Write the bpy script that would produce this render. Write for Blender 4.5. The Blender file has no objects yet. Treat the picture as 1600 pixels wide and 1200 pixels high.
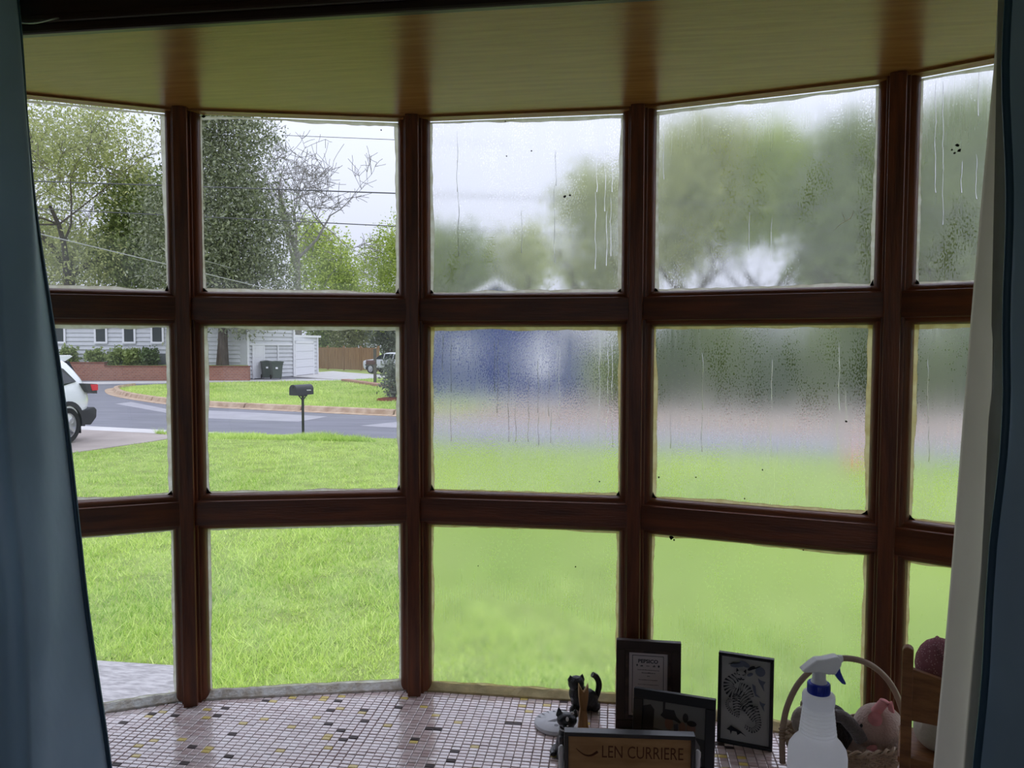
import bpy, bmesh, math, random
import numpy as np
from mathutils import Vector, Matrix

S = bpy.context.scene
COL = S.collection
R_ = math.radians
EYE = 1.95                      # camera height above the ground outside
YAW, PITCH, FPX = R_(8.0), R_(2.87), 1200.0

# ------------------------------------------------------------------ camera
cam_d = bpy.data.cameras.new('camera'); cam = bpy.data.objects.new('camera', cam_d); COL.objects.link(cam)
cam.location = (0, 0, EYE); cam.rotation_euler = (R_(90) - PITCH, R_(-0.12), YAW)
cam_d.sensor_width = 36.0; cam_d.lens = 36.0 * FPX / 1600.0
cam_d.clip_start = 0.05; cam_d.clip_end = 600
S.camera = cam

# ------------------------------------------------------------------ overcast sky (brighter towards the zenith, as overcast skies are)
ZENITH = 2.2
w = bpy.data.worlds.new('overcast_sky'); S.world = w; w.use_nodes = True
nt = w.node_tree; nt.nodes.clear()
o = nt.nodes.new('ShaderNodeOutputWorld'); bg = nt.nodes.new('ShaderNodeBackground')
tc = nt.nodes.new('ShaderNodeTexCoord'); sx = nt.nodes.new('ShaderNodeSeparateXYZ')
mr = nt.nodes.new('ShaderNodeMapRange')
mr.inputs['From Min'].default_value = 0; mr.inputs['From Max'].default_value = 1
mr.inputs['To Min'].default_value = ZENITH / 3; mr.inputs['To Max'].default_value = ZENITH
nt.links.new(tc.outputs['Generated'], sx.inputs[0]); nt.links.new(sx.outputs['Z'], mr.inputs['Value'])
nt.links.new(mr.outputs[0], bg.inputs['Strength']); bg.inputs['Color'].default_value = (0.77, 0.81, 0.99, 1)
nt.links.new(bg.outputs[0], o.inputs['Surface'])

vs = S.view_settings
vs.view_transform = 'Standard'; vs.look = 'None'; vs.gamma = 1.0; vs.use_curve_mapping = False
vs.exposure = 0.25
S.cycles.use_denoising = True
S.cycles.max_bounces = 12; S.cycles.transparent_max_bounces = 24; S.cycles.transmission_bounces = 10
S.cycles.diffuse_bounces = 4; S.cycles.glossy_bounces = 4
S.cycles.sample_clamp_indirect = 6.0

# ------------------------------------------------------------------ helpers: measuring
def _axes():
    F = Vector((-math.sin(YAW) * math.cos(PITCH), math.cos(YAW) * math.cos(PITCH), -math.sin(PITCH)))
    Rt = Vector((math.cos(YAW), math.sin(YAW), 0)); return F, Rt, Rt.cross(F)
def ray(x, y):
    F, Rt, U = _axes(); return F + Rt * ((x - 800) / FPX) - U * ((y - 600) / FPX)
def on_z(x, y, z=0.0):
    d = ray(x, y); t = (z - EYE) / d.z; return Vector((d.x * t, d.y * t, z))
def on_y(x, y, Y):
    d = ray(x, y); t = Y / d.y; return Vector((d.x * t, Y, EYE + d.z * t))
def fl(fwd, lat):               # a point ahead of and beside the place the photographer stood
    return (lat * math.cos(YAW) - fwd * math.sin(YAW), lat * math.sin(YAW) + fwd * math.cos(YAW))

# ------------------------------------------------------------------ helpers: materials
MATS = {}
def mat(name, col, rough=0.6, spec=0.5, metal=0.0, var=0.0, scale=8.0, stretch=(1, 1, 1), col2=None, bump=0.0, bscale=None, trans=0.0, coat=0.0, attr=None, sheen=0.0, coords='Object', detail=4):
    if name in MATS: return MATS[name]
    m = bpy.data.materials.new(name); m.use_nodes = True; t = m.node_tree; N = t.nodes; L = t.links
    b = N['Principled BSDF']; out = N['Material Output']
    b.inputs['Base Color'].default_value = (*col, 1); b.inputs['Roughness'].default_value = rough
    b.inputs['Specular IOR Level'].default_value = spec; b.inputs['Metallic'].default_value = metal
    b.inputs['Coat Weight'].default_value = coat; b.inputs['Coat Roughness'].default_value = 0.12
    b.inputs['Sheen Weight'].default_value = sheen
    noise = None
    if var > 0 or col2 or bump > 0:
        tcn = N.new('ShaderNodeTexCoord'); mp = N.new('ShaderNodeMapping'); mp.inputs['Scale'].default_value = stretch
        L.new(tcn.outputs[coords], mp.inputs['Vector'])
        noise = N.new('ShaderNodeTexNoise'); noise.inputs['Scale'].default_value = scale; noise.inputs['Detail'].default_value = detail
        L.new(mp.outputs[0], noise.inputs['Vector'])
    src = None
    if var > 0 or col2:
        c2 = col2 or tuple(c * (1 - var) for c in col)
        rp = N.new('ShaderNodeValToRGB'); rp.color_ramp.elements[0].position = 0.35; rp.color_ramp.elements[1].position = 0.65
        rp.color_ramp.elements[0].color = (*c2, 1); rp.color_ramp.elements[1].color = (*col, 1)
        L.new(noise.outputs['Fac'], rp.inputs['Fac']); src = rp.outputs['Color']
    if attr:                    # per-piece tint stored on the faces
        at = N.new('ShaderNodeAttribute'); at.attribute_name = attr
        r2 = N.new('ShaderNodeValToRGB'); c3 = col2 or tuple(c * 0.5 for c in col)
        r2.color_ramp.elements[0].color = (*c3, 1); r2.color_ramp.elements[1].color = (*col, 1)
        L.new(at.outputs['Fac'], r2.inputs['Fac']); src = r2.outputs['Color']
    if src: L.new(src, b.inputs['Base Color'])
    if bump > 0:
        bp = N.new('ShaderNodeBump'); bp.inputs['Strength'].default_value = bump; bp.inputs['Distance'].default_value = 0.01
        n2 = N.new('ShaderNodeTexNoise'); n2.inputs['Scale'].default_value = bscale or scale * 3; n2.inputs['Detail'].default_value = 5
        L.new(mp.outputs[0], n2.inputs['Vector']); L.new(n2.outputs['Fac'], bp.inputs['Height']); L.new(bp.outputs[0], b.inputs['Normal'])
    if trans > 0:
        tr = N.new('ShaderNodeBsdfTranslucent'); mx = N.new('ShaderNodeMixShader'); mx.inputs[0].default_value = trans
        if src: L.new(src, tr.inputs['Color'])
        else: tr.inputs['Color'].default_value = (*col, 1)
        L.new(b.outputs[0], mx.inputs[1]); L.new(tr.outputs[0], mx.inputs[2]); L.new(mx.outputs[0], out.inputs['Surface'])
    MATS[name] = m; return m

def clear_glass():
    m = bpy.data.materials.new('clear_glass'); m.use_nodes = True; t = m.node_tree; N = t.nodes; L = t.links; N.clear()
    out = N.new('ShaderNodeOutputMaterial'); tr = N.new('ShaderNodeBsdfTransparent'); gl = N.new('ShaderNodeBsdfGlossy'); gl.inputs['Roughness'].default_value = 0.02
    fr = N.new('ShaderNodeFresnel'); fr.inputs['IOR'].default_value = 1.45; mx = N.new('ShaderNodeMixShader')
    tr.inputs['Color'].default_value = (0.97, 0.98, 0.97, 1)
    L.new(fr.outputs[0], mx.inputs[0]); L.new(tr.outputs[0], mx.inputs[1]); L.new(gl.outputs[0], mx.inputs[2])
    # faint film of dust and moisture
    tl = N.new('ShaderNodeBsdfTranslucent'); tl.inputs['Color'].default_value = (0.9, 0.92, 0.92, 1)
    tcn = N.new('ShaderNodeTexCoord'); nz = N.new('ShaderNodeTexNoise'); nz.inputs['Scale'].default_value = 6; nz.inputs['Detail'].default_value = 5
    L.new(tcn.outputs['Object'], nz.inputs['Vector'])
    mr = N.new('ShaderNodeMapRange'); mr.inputs['From Min'].default_value = 0.45; mr.inputs['From Max'].default_value = 0.8; mr.inputs['To Min'].default_value = 0.0; mr.inputs['To Max'].default_value = 0.10
    L.new(nz.outputs['Fac'], mr.inputs['Value'])
    m2 = N.new('ShaderNodeMixShader'); L.new(mr.outputs[0], m2.inputs[0]); L.new(mx.outputs[0], m2.inputs[1]); L.new(tl.outputs[0], m2.inputs[2])
    L.new(m2.outputs[0], out.inputs['Surface']); return m

def math_node(N, L, op, a, b=None, c=None):
    n = N.new('ShaderNodeMath'); n.operation = op
    for i, v in enumerate((a, b, c)):
        if v is None: continue
        if isinstance(v, (int, float)): n.inputs[i].default_value = v
        else: L.new(v, n.inputs[i])
    return n.outputs[0]

def fog_glass(name, r_top, r_bot, veil, drops, H):
    """inner face of a pane misted over: small-angle scatter, a thin white veil, and small run-together drops"""
    m = bpy.data.materials.new(name); m.use_nodes = True; t = m.node_tree; N = t.nodes; L = t.links; N.clear()
    out = N.new('ShaderNodeOutputMaterial')
    tcn = N.new('ShaderNodeTexCoord'); sep = N.new('ShaderNodeSeparateXYZ'); L.new(tcn.outputs['Object'], sep.inputs[0])
    n1 = N.new('ShaderNodeTexNoise'); n1.inputs['Scale'].default_value = 9; n1.inputs['Detail'].default_value = 4; L.new(tcn.outputs['Object'], n1.inputs['Vector'])
    mr = N.new('ShaderNodeMapRange'); mr.inputs['From Max'].default_value = H; mr.inputs['To Min'].default_value = r_bot * 1.73; mr.inputs['To Max'].default_value = r_top * 1.73
    L.new(sep.outputs['Z'], mr.inputs['Value'])
    wob = math_node(N, L, 'MULTIPLY_ADD', n1.outputs['Fac'], 0.8, 0.6)
    mp4 = N.new('ShaderNodeMapping'); mp4.inputs['Scale'].default_value = (1, 1, 0.03); L.new(tcn.outputs['Object'], mp4.inputs['Vector'])
    n4 = N.new('ShaderNodeTexNoise'); n4.inputs['Scale'].default_value = 190; n4.inputs['Detail'].default_value = 2; L.new(mp4.outputs[0], n4.inputs['Vector'])
    wob = math_node(N, L, 'MULTIPLY', wob, math_node(N, L, 'MULTIPLY_ADD', n4.outputs['Fac'], 1.1, 0.45))
    rough = math_node(N, L, 'MULTIPLY', mr.outputs[0], wob)
    rf = N.new('ShaderNodeBsdfRefraction'); rf.inputs['IOR'].default_value = 1.15; L.new(rough, rf.inputs['Roughness'])
    rf.inputs['Color'].default_value = (0.99, 0.99, 0.99, 1)
    tl = N.new('ShaderNodeBsdfTranslucent'); tl.inputs['Color'].default_value = (0.92, 0.94, 0.94, 1)
    mx = N.new('ShaderNodeMixShader'); mx.inputs[0].default_value = veil; L.new(rf.outputs[0], mx.inputs[1]); L.new(tl.outputs[0], mx.inputs[2])
    # drops: fine speckle, drawn out downwards, in patches
    mp = N.new('ShaderNodeMapping'); mp.inputs['Scale'].default_value = (1, 1, 0.5); L.new(tcn.outputs['Object'], mp.inputs['Vector'])
    n2 = N.new('ShaderNodeTexNoise'); n2.inputs['Scale'].default_value = 410; n2.inputs['Detail'].default_value = 3; L.new(mp.outputs[0], n2.inputs['Vector'])
    mp3 = N.new('ShaderNodeMapping'); mp3.inputs['Scale'].default_value = (2.2, 1, 0.7); L.new(tcn.outputs['Object'], mp3.inputs['Vector'])
    n3 = N.new('ShaderNodeTexNoise'); n3.inputs['Scale'].default_value = 9; n3.inputs['Detail'].default_value = 3; L.new(mp3.outputs[0], n3.inputs['Vector'])
    s = math_node(N, L, 'MULTIPLY_ADD', n3.outputs['Fac'], 0.55, n2.outputs['Fac'])
    mk = math_node(N, L, 'GREATER_THAN', s, 1.0 - drops)
    bp = N.new('ShaderNodeBump'); bp.inputs['Strength'].default_value = 0.8; bp.inputs['Distance'].default_value = 0.0015; L.new(n2.outputs['Fac'], bp.inputs['Height'])
    rd = N.new('ShaderNodeBsdfRefraction'); rd.inputs['IOR'].default_value = 1.15; rd.inputs['Roughness'].default_value = 0.0; L.new(bp.outputs[0], rd.inputs['Normal'])
    m3 = N.new('ShaderNodeMixShader'); L.new(mk, m3.inputs[0]); L.new(mx.outputs[0], m3.inputs[1]); L.new(rd.outputs[0], m3.inputs[2])
    # faint mirror of the room
    gl = N.new('ShaderNodeBsdfGlossy'); gl.inputs['Roughness'].default_value = 0.25
    m4 = N.new('ShaderNodeMixShader'); m4.inputs[0].default_value = 0.02; L.new(m3.outputs[0], m4.inputs[1]); L.new(gl.outputs[0], m4.inputs[2])
    L.new(m4.outputs[0], out.inputs['Surface']); return m

def refr_glass(name, rough=0.0, ior=1.15):
    m = bpy.data.materials.new(name); m.use_nodes = True; t = m.node_tree; N = t.nodes; L = t.links; N.clear()
    out = N.new('ShaderNodeOutputMaterial'); rf = N.new('ShaderNodeBsdfRefraction'); rf.inputs['IOR'].default_value = ior; rf.inputs['Roughness'].default_value = rough
    L.new(rf.outputs[0], out.inputs['Surface']); return m

# ------------------------------------------------------------------ helpers: meshes and objects
class MB:
    def __init__(s): s.v = []; s.f = []; s.m = []; s.cur = 0
    def face(s, idx): s.f.append(tuple(idx)); s.m.append(s.cur)
    def add(s, vs_, fs_):
        b = len(s.v); s.v += [tuple(v) for v in vs_]
        for f in fs_: s.face([b + i for i in f])
        return s
    def box(s, c, d, M=None):
        x, y, z = c; a, b, e = d[0] / 2, d[1] / 2, d[2] / 2
        vs_ = [(x + i * a, y + j * b, z + k * e) for i in (-1, 1) for j in (-1, 1) for k in (-1, 1)]
        if M is not None: vs_ = [M @ Vector(v) for v in vs_]
        return s.add(vs_, [(0, 1, 3, 2), (4, 6, 7, 5), (0, 4, 5, 1), (2, 3, 7, 6), (0, 2, 6, 4), (1, 5, 7, 3)])
    def box2(s, lo, hi, M=None):
        return s.box([(a + b) / 2 for a, b in zip(lo, hi)], [b - a for a, b in zip(lo, hi)], M)
    def prism(s, poly, a, b, axis='z', M=None):
        """poly: 2-D outline, extruded from a to b along the axis"""
        def P(p, h):
            if axis == 'z': return (p[0], p[1], h)
            if axis == 'y': return (p[0], h, p[1])
            return (h, p[0], p[1])
        n = len(poly); vs_ = [P(p, a) for p in poly] + [P(p, b) for p in poly]
        if M is not None: vs_ = [M @ Vector(v) for v in vs_]
        return s.add(vs_, [tuple(range(n))[::-1], tuple(range(n, 2 * n))] + [(i, (i + 1) % n, n + (i + 1) % n, n + i) for i in range(n)])
    def tube(s, pts, r, n=8, cap=True, flat=1.0):
        pts = [Vector(p) for p in pts]; rs = r if isinstance(r, (list, tuple)) else [r] * len(pts)
        rings = []; up = None
        for i, p in enumerate(pts):
            d = (pts[min(i + 1, len(pts) - 1)] - pts[max(i - 1, 0)])
            if d.length < 1e-9: d = Vector((0, 0, 1))
            d.normalize()
            if up is None:
                up = Vector((0, 0, 1)) if abs(d.z) < 0.9 else Vector((1, 0, 0))
            a = d.cross(up)
            if a.length < 1e-6: a = d.orthogonal()
            a.normalize(); b_ = a.cross(d).normalized(); up = b_
            rings.append([p + a * (math.cos(2 * math.pi * k / n) * rs[i]) + b_ * (math.sin(2 * math.pi * k / n) * rs[i] * flat) for k in range(n)])
        vs_ = [v for r_ in rings for v in r_]; fs_ = []
        for i in range(len(pts) - 1):
            for k in range(n): fs_.append((i * n + k, i * n + (k + 1) % n, (i + 1) * n + (k + 1) % n, (i + 1) * n + k))
        if cap: fs_ += [tuple(range(n))[::-1], tuple(range((len(pts) - 1) * n, len(pts) * n))]
        return s.add(vs_, fs_)
    def lathe(s, prof, n=24, c=(0, 0, 0), sx=1, sy=1, M=None, cap=True):
        vs_ = []
        for r, z in prof:
            for k in range(n): vs_.append(Vector((c[0] + math.cos(2 * math.pi * k / n) * r * sx, c[1] + math.sin(2 * math.pi * k / n) * r * sy, c[2] + z)))
        if M is not None: vs_ = [M @ v for v in vs_]
        fs_ = []
        for i in range(len(prof) - 1):
            for k in range(n): fs_.append((i * n + k, i * n + (k + 1) % n, (i + 1) * n + (k + 1) % n, (i + 1) * n + k))
        if cap: fs_ += [tuple(range(n))[::-1], tuple(range((len(prof) - 1) * n, len(prof) * n))]
        return s.add(vs_, fs_)
    def ell(s, c, r, M=None, n=16, m=10):
        prof = [(max(1e-4, math.sin(math.pi * i / m)), -math.cos(math.pi * i / m)) for i in range(m + 1)]
        T = Matrix.Translation(c) @ (M or Matrix()) @ Matrix.Diagonal((r[0], r[1], r[2], 1))
        return s.lathe(prof, n, M=T)
    def grid(s, rows):
        n = len(rows[0]); vs_ = [v for r in rows for v in r]
        return s.add(vs_, [(i * n + k, i * n + k + 1, (i + 1) * n + k + 1, (i + 1) * n + k) for i in range(len(rows) - 1) for k in range(n - 1)])
    def mesh(s, name):
        me = bpy.data.meshes.new(name); me.from_pydata([tuple(v) for v in s.v], [], s.f); return me
    def build(s, name, m, parent=None, smooth=False, bevel=0.0, loc=None, rot=None, angle=40):
        me = s.mesh(name); me.validate()
        for x in (m if isinstance(m, (list, tuple)) else [m]): me.materials.append(x)
        if len(me.polygons) == len(s.m): me.polygons.foreach_set('material_index', s.m)
        if smooth: me.shade_smooth() if hasattr(me, 'shade_smooth') else None
        ob = link(name, me, parent)
        if smooth and angle < 180: me.set_sharp_from_angle(angle=R_(angle))
        if bevel: 
            b = ob.modifiers.new('bevel', 'BEVEL'); b.width = bevel; b.segments = 2; b.limit_method = 'ANGLE'; b.angle_limit = R_(40)
        if loc: ob.location = loc
        if rot: ob.rotation_euler = rot
        return ob
def link(name, data, parent=None):
    ob = bpy.data.objects.new(name, data); COL.objects.link(ob); ob.parent = parent; return ob
def tag(o, label=None, cat=None, group=None, kind=None):
    if label: o['label'] = label
    if cat: o['category'] = cat
    if group: o['group'] = group
    if kind: o['kind'] = kind
    return o
def thing(name, label, cat, loc=(0, 0, 0), rz=0.0, group=None, kind=None):
    o = link(name, None); o.empty_display_size = 0.05; o.location = loc; o.rotation_euler = (0, 0, rz)
    return tag(o, label, cat, group, kind)
def copy_tree(o, parent=None):
    c = o.copy(); COL.objects.link(c); c.parent = parent
    for ch in list(o.children): copy_tree(ch, c)
    return c
def remesh(ob, voxel, smooth=3):
    m = ob.modifiers.new('remesh', 'REMESH'); m.mode = 'VOXEL'; m.voxel_size = voxel; m.use_smooth_shade = True
    if smooth:
        k = ob.modifiers.new('smooth', 'SMOOTH'); k.iterations = smooth; k.factor = 0.5
    return ob
def big_mesh(name, co, faces_flat, per, m, parent=None, attr=None, smooth=False):
    """numpy geometry: all faces have the same number of corners"""
    me = bpy.data.meshes.new(name); nf = len(faces_flat) // per
    me.vertices.add(len(co)); me.vertices.foreach_set('co', np.asarray(co, dtype=np.float32).ravel())
    me.loops.add(len(faces_flat)); me.loops.foreach_set('vertex_index', np.asarray(faces_flat, dtype=np.int32))
    me.polygons.add(nf); me.polygons.foreach_set('loop_start', np.arange(0, nf * per, per, dtype=np.int32))
    me.update(calc_edges=True)
    if attr is not None:
        a = me.attributes.new('tint', 'FLOAT', 'FACE'); a.data.foreach_set('value', np.asarray(attr, dtype=np.float32))
    me.materials.append(m); return link(name, me, parent)
def text_mesh(txt, size, bold=0.0, align='CENTER', spacing=1.0):
    cu = bpy.data.curves.new('lettering', 'FONT'); cu.body = txt; cu.size = size; cu.align_x = align; cu.offset = bold; cu.space_character = spacing; cu.resolution_u = 3
    ob = bpy.data.objects.new('lettering', cu); COL.objects.link(ob)
    dg = bpy.context.evaluated_depsgraph_get(); me = bpy.data.meshes.new_from_object(ob.evaluated_get(dg))
    COL.objects.unlink(ob); bpy.data.objects.remove(ob); return me
def lettering(txt, size, m, parent, loc, rot=(R_(90), 0, 0), bold=0.0, align='CENTER', spacing=1.0, sx=1.0):
    me = text_mesh(txt, size, bold, align, spacing); me.materials.clear(); me.materials.append(m)
    ob = link('lettering', me, parent); ob.location = loc; ob.rotation_euler = rot; ob.scale = (sx, 1, 1); return ob
def bez(p, n=10):
    """smooth curve through points (Catmull-Rom)"""
    p = [Vector(q) for q in p]; out = []
    for i in range(len(p) - 1):
        a, b, c, d = p[max(i - 1, 0)], p[i], p[i + 1], p[min(i + 2, len(p) - 1)]
        for k in range(n):
            t = k / n; out.append(0.5 * ((2 * b) + (c - a) * t + (2 * a - 5 * b + 4 * c - d) * t * t + (3 * b - a - 3 * c + d) * t ** 3))
    out.append(p[-1]); return out
def plin(pts, x):
    for (a, b), (c, d) in zip(pts, pts[1:]):
        if x <= c: return b + (d - b) * max(0, (x - a)) / (c - a)
    return pts[-1][1]

# ================================================================== THE ROOM
FLOOR_Z, CEIL_Z, SOFF, TILE = 0.45, 2.95, 2.424, 1.203
rng = random.Random(7)
M_wood = mat('stained_wood', (0.21, 0.062, 0.022), 0.36, 0.38, col2=(0.10, 0.032, 0.014), scale=14, stretch=(6, 6, 0.5), bump=0.12, bscale=60)
M_woodh = mat('stained_wood_rail', (0.20, 0.058, 0.020), 0.36, 0.38, col2=(0.11, 0.035, 0.015), scale=14, stretch=(0.5, 6, 6), bump=0.12, bscale=60)
M_plaster = mat('plaster', (0.50, 0.46, 0.40), 0.9, 0.2, var=0.15, scale=3)
M_floor = mat('floor_boards', (0.10, 0.055, 0.03), 0.5, 0.4, var=0.4, scale=6, stretch=(8, 0.6, 1))
M_soff = mat('varnished_soffit', (0.42, 0.18, 0.06), 0.27, 0.4, col2=(0.32, 0.13, 0.04), scale=5, stretch=(1.5, 16, 1), bump=0.04, bscale=12)
M_dark = mat('dark_beam', (0.045, 0.014, 0.008), 0.35, 0.5, var=0.4, scale=10, stretch=(0.5, 6, 6))
M_cream = mat('cream_paint', (0.78, 0.65, 0.32), 0.55, 0.4, var=0.35, scale=25, bump=0.2)
M_white = mat('flaking_white_paint', (0.93, 0.91, 0.85), 0.6, 0.4, col2=(0.66, 0.58, 0.46), scale=60, bump=0.3)
M_putty = mat('old_putty', (0.93, 0.92, 0.87), 0.7, 0.3, col2=(0.72, 0.69, 0.56), scale=45, trans=0.75)
M_puttyy = mat('yellowed_putty', (0.86, 0.78, 0.46), 0.7, 0.3, col2=(0.70, 0.58, 0.28), scale=45, trans=0.75)
M_gunk = mat('dark_mildew', (0.02, 0.018, 0.012), 0.9, 0.1)

def struct(name, label, cat, mb, m, **k):
    return tag(mb.build(name, m, **k), label, cat, kind='structure')

X0, X1, YB, YF = -2.4, 1.9, -3.0, 1.05          # room extents; the window wall stands at YF
OX0, OX1 = -1.335, 0.905                        # the bay's opening
struct('floor', 'dark wooden floor of the room', 'floor', MB().box2((X0, YB, FLOOR_Z - 0.1), (X1, YF, FLOOR_Z)), M_floor)
struct('ceiling', 'plain ceiling of the room above the header', 'ceiling', MB().box2((X0, YB, CEIL_Z), (X1, YF + 0.2, CEIL_Z + 0.1)), M_plaster)
struct('wall_left', 'plain wall left of the bay window', 'wall', MB().box2((X0 - 0.1, YB, FLOOR_Z), (X0, YF + 0.2, CEIL_Z)), M_plaster)
struct('wall_right', 'plain wall right of the bay window', 'wall', MB().box2((X1, YB, FLOOR_Z), (X1 + 0.1, YF + 0.2, CEIL_Z)), M_plaster)
b = MB(); BW = (-1.45, 0.75, 1.35, 2.45)                      # unseen opening added in the back wall so sky light brightens the room
b.box2((X0, YB - 0.1, FLOOR_Z), (BW[0], YB, CEIL_Z)); b.box2((BW[1], YB - 0.1, FLOOR_Z), (X1, YB, CEIL_Z)); b.box2((BW[0], YB - 0.1, FLOOR_Z), (BW[1], YB, BW[2])); b.box2((BW[0], YB - 0.1, BW[3]), (BW[1], YB, CEIL_Z))
struct('wall_back', 'plain wall opposite the bay with an opening added for fill light', 'wall', b, M_plaster)
b = MB(); b.box2((X0, YF, FLOOR_Z), (OX0, YF + 0.2, CEIL_Z)); b.box2((OX1, YF, FLOOR_Z), (X1, YF + 0.2, CEIL_Z))
b.box2((OX0, YF, FLOOR_Z), (OX1, YF + 0.12, TILE - 0.05)); b.box2((OX0, YF + 0.05, SOFF + 0.05), (OX1, YF + 0.2, CEIL_Z))
struct('wall_front', 'window wall around the bay opening', 'wall', b, M_plaster)
b = MB(); b.box2((OX0 - 0.1, 1.072, 2.419), (OX1 + 0.1, 1.09, 2.75)); b.box2((OX0 - 0.1, 1.064, 2.432), (OX1 + 0.1, 1.072, 2.445))
struct('trim_1', 'dark stained header beam across the top of the bay', 'header beam', b, M_dark, bevel=0.004)

# ------------------------------------------------------------------ the bay: five facets
CX, D0, AN, W = -0.2161, 1.6004, 0.2563, 0.47
TH = {1: 2 * AN, 2: AN, 3: 0.0, 4: -AN, 5: -2 * AN}
dirv = lambda th: Vector((math.cos(th), math.sin(th), 0))
V = {}
V[2] = Vector((CX - W / 2, D0, 0)); V[3] = Vector((CX + W / 2, D0, 0))
V[4] = V[3] + dirv(TH[4]) * W; V[5] = V[4] + dirv(TH[5]) * W
V[1] = V[2] - dirv(TH[2]) * W; V[0] = V[1] - dirv(TH[1]) * W
SH = 0.0172
LEV = [SOFF - 0.006, 2.0598, 1.9889, 1.6392, 1.5651, 1.2171]   # glass opening levels, top to bottom
# sill slab, soffit, apron wall and roof follow the facets
def facet_poly(off, yb):
    pts = []
    for k in range(6):
        th = (TH[max(k, 1)] + TH[min(k + 1, 5)]) / 2
        pts.append(V[k] + Vector((-math.sin(th), math.cos(th), 0)) * off)
    return [(pts[0].x, yb)] + [(p.x, p.y) for p in pts] + [(pts[5].x, yb)]
soffit = struct('trim_2', 'glossy varnished plywood soffit over the bay', 'soffit', MB().prism(facet_poly(0.012, 1.086)[::-1], SOFF, SOFF + 0.05), M_soff)
b = MB()
for k in range(1, 6):
    A = V[k - 1] + dirv(TH[k]) * SH; Mx = Matrix.Translation((A.x, A.y, 0)) @ Matrix.Rotation(TH[k], 4, 'Z')
    b.box2((0.0, -0.030, SOFF - 0.004), (W, -0.001, SOFF), Mx)
b.build('edge_strip', M_soff, soffit)
b = MB(); b.prism(facet_poly(0.03, 1.09), SOFF + 0.05, SOFF + 0.25); struct('trim_3', 'flat roof over the bay', 'roof', b, M_plaster)
b = MB(); b.prism(facet_poly(0.05, 1.1), FLOOR_Z - 0.45, TILE - 0.06); struct('wall_bay', 'low outer wall under the bay window', 'wall', b, M_plaster)

M_clear = clear_glass(); M_back = refr_glass('pane_outer_face'); M_water = refr_glass('water', 0.0, 1.33)
FOGS = {(3, 0): (0.14, 0.09, 0.23, 0.115), (3, 1): (0.22, 0.17, 0.15, 0.20), (3, 2): (0.24, 0.06, 0.08, 0.06),
        (4, 0): (0.14, 0.09, 0.22, 0.115), (4, 1): (0.24, 0.17, 0.16, 0.14), (4, 2): (0.24, 0.12, 0.09, 0.06),
        (5, 0): (0.15, 0.11, 0.24, 0.10), (5, 1): (0.24, 0.18, 0.16, 0.12), (5, 2): (0.26, 0.16, 0.09, 0.06)}
def bead_prof():                # quarter-round glazing bead: (up from the opening edge, towards the room)
    pr = [(0.0, 0.0)] + [(0.013 * math.sin(t), -0.004 - 0.017 * (1 - math.cos(t)) ) for t in ()]
    return [(0, 0), (0, -0.006)] + [(0.013 * (1 - math.cos(t)), -0.006 - 0.015 * math.sin(t)) for t in [R_(15 * i) for i in range(1, 7)]] + [(0.013, 0)]
BP = bead_prof()
def ragged_ring(x0, x1, z0, z1, wmin, wmax, r):
    mb = MB()
    def strip(p, q, inn):
        n = max(8, int((Vector(q) - Vector(p)).length / 0.012)); a = Vector(p); d = (Vector(q) - a) / n; wv = r.uniform(wmin, wmax); rows = [[], []]
        for i in range(n + 1):
            wv = min(wmax, max(wmin, wv + r.uniform(-0.0016, 0.0016))); e = a + d * i
            rows[0].append((e.x, -0.0015, e.y)); f = e + Vector(inn) * wv; rows[1].append((f.x, -0.0009, f.y))
        mb.grid(rows)
        mb.grid([rows[1], [(x, 0.0, z) for x, _, z in rows[1]]])
    strip((x0, z0), (x1, z0), (0, 1)); strip((x0, z1), (x1, z1), (0, -1)); strip((x0, z0), (x0, z1), (1, 0)); strip((x1, z0), (x1, z1), (-1, 0))
    return mb
DRIPS = {  # runs of water seen on the misted panes: photo x, top y, bottom y
 (3, 0): [(714, 205, 300), (716, 300, 400), (815, 330, 395), (868, 235, 290), (866, 290, 410), (932, 190, 300), (930, 300, 420), (945, 225, 330), (948, 330, 415), (956, 200, 300), (954, 310, 400)],
 (3, 1): [(692, 520, 580), (705, 530, 612), (705, 615, 690), (773, 530, 612), (778, 530, 645), (795, 565, 690), (806, 630, 690), (826, 590, 690), (841, 560, 645), (842, 645, 695), (858, 575, 650), (861, 640, 692), (870, 540, 612), (874, 540, 690), (905, 650, 690), (937, 520, 640), (935, 645, 700), (950, 525, 645), (957, 525, 700), (948, 650, 700)],
 (4, 0): [(1036, 205, 280), (1170, 330, 390), (1205, 340, 400), (1362, 150, 190)],
 (4, 1): [(1048, 640, 700), (1098, 550, 640), (1097, 645, 705), (1206, 560, 640), (1205, 650, 715), (1311, 535, 640), (1309, 650, 720), (1322, 610, 658)],
 (5, 0): [(1461, 125, 300), (1473, 125, 350), (1528, 110, 180), (1525, 240, 310), (1502, 250, 300)],
 (5, 1): [(1450, 560, 660), (1452, 665, 720)]}
SPECKS = {1: [(148, 505, 4), (240, 190, 3)], 2: [(318, 183, 5), (595, 204, 2)], 3: [(882, 307, 4), (890, 305, 3), (748, 884, 2), (789, 190, 2), (830, 236, 2), (937, 752, 2), (791, 244, 2), (900, 885, 2)], 4: [(1050, 839, 6), (1054, 843, 3), (1030, 745, 3), (1088, 745, 2), (1192, 733, 2), (1322, 657, 3), (1164, 778, 2), (1256, 858, 2)], 5: [(1495, 226, 4), (1499, 234, 4), (1491, 238, 3), (1487, 233, 2)]}
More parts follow.
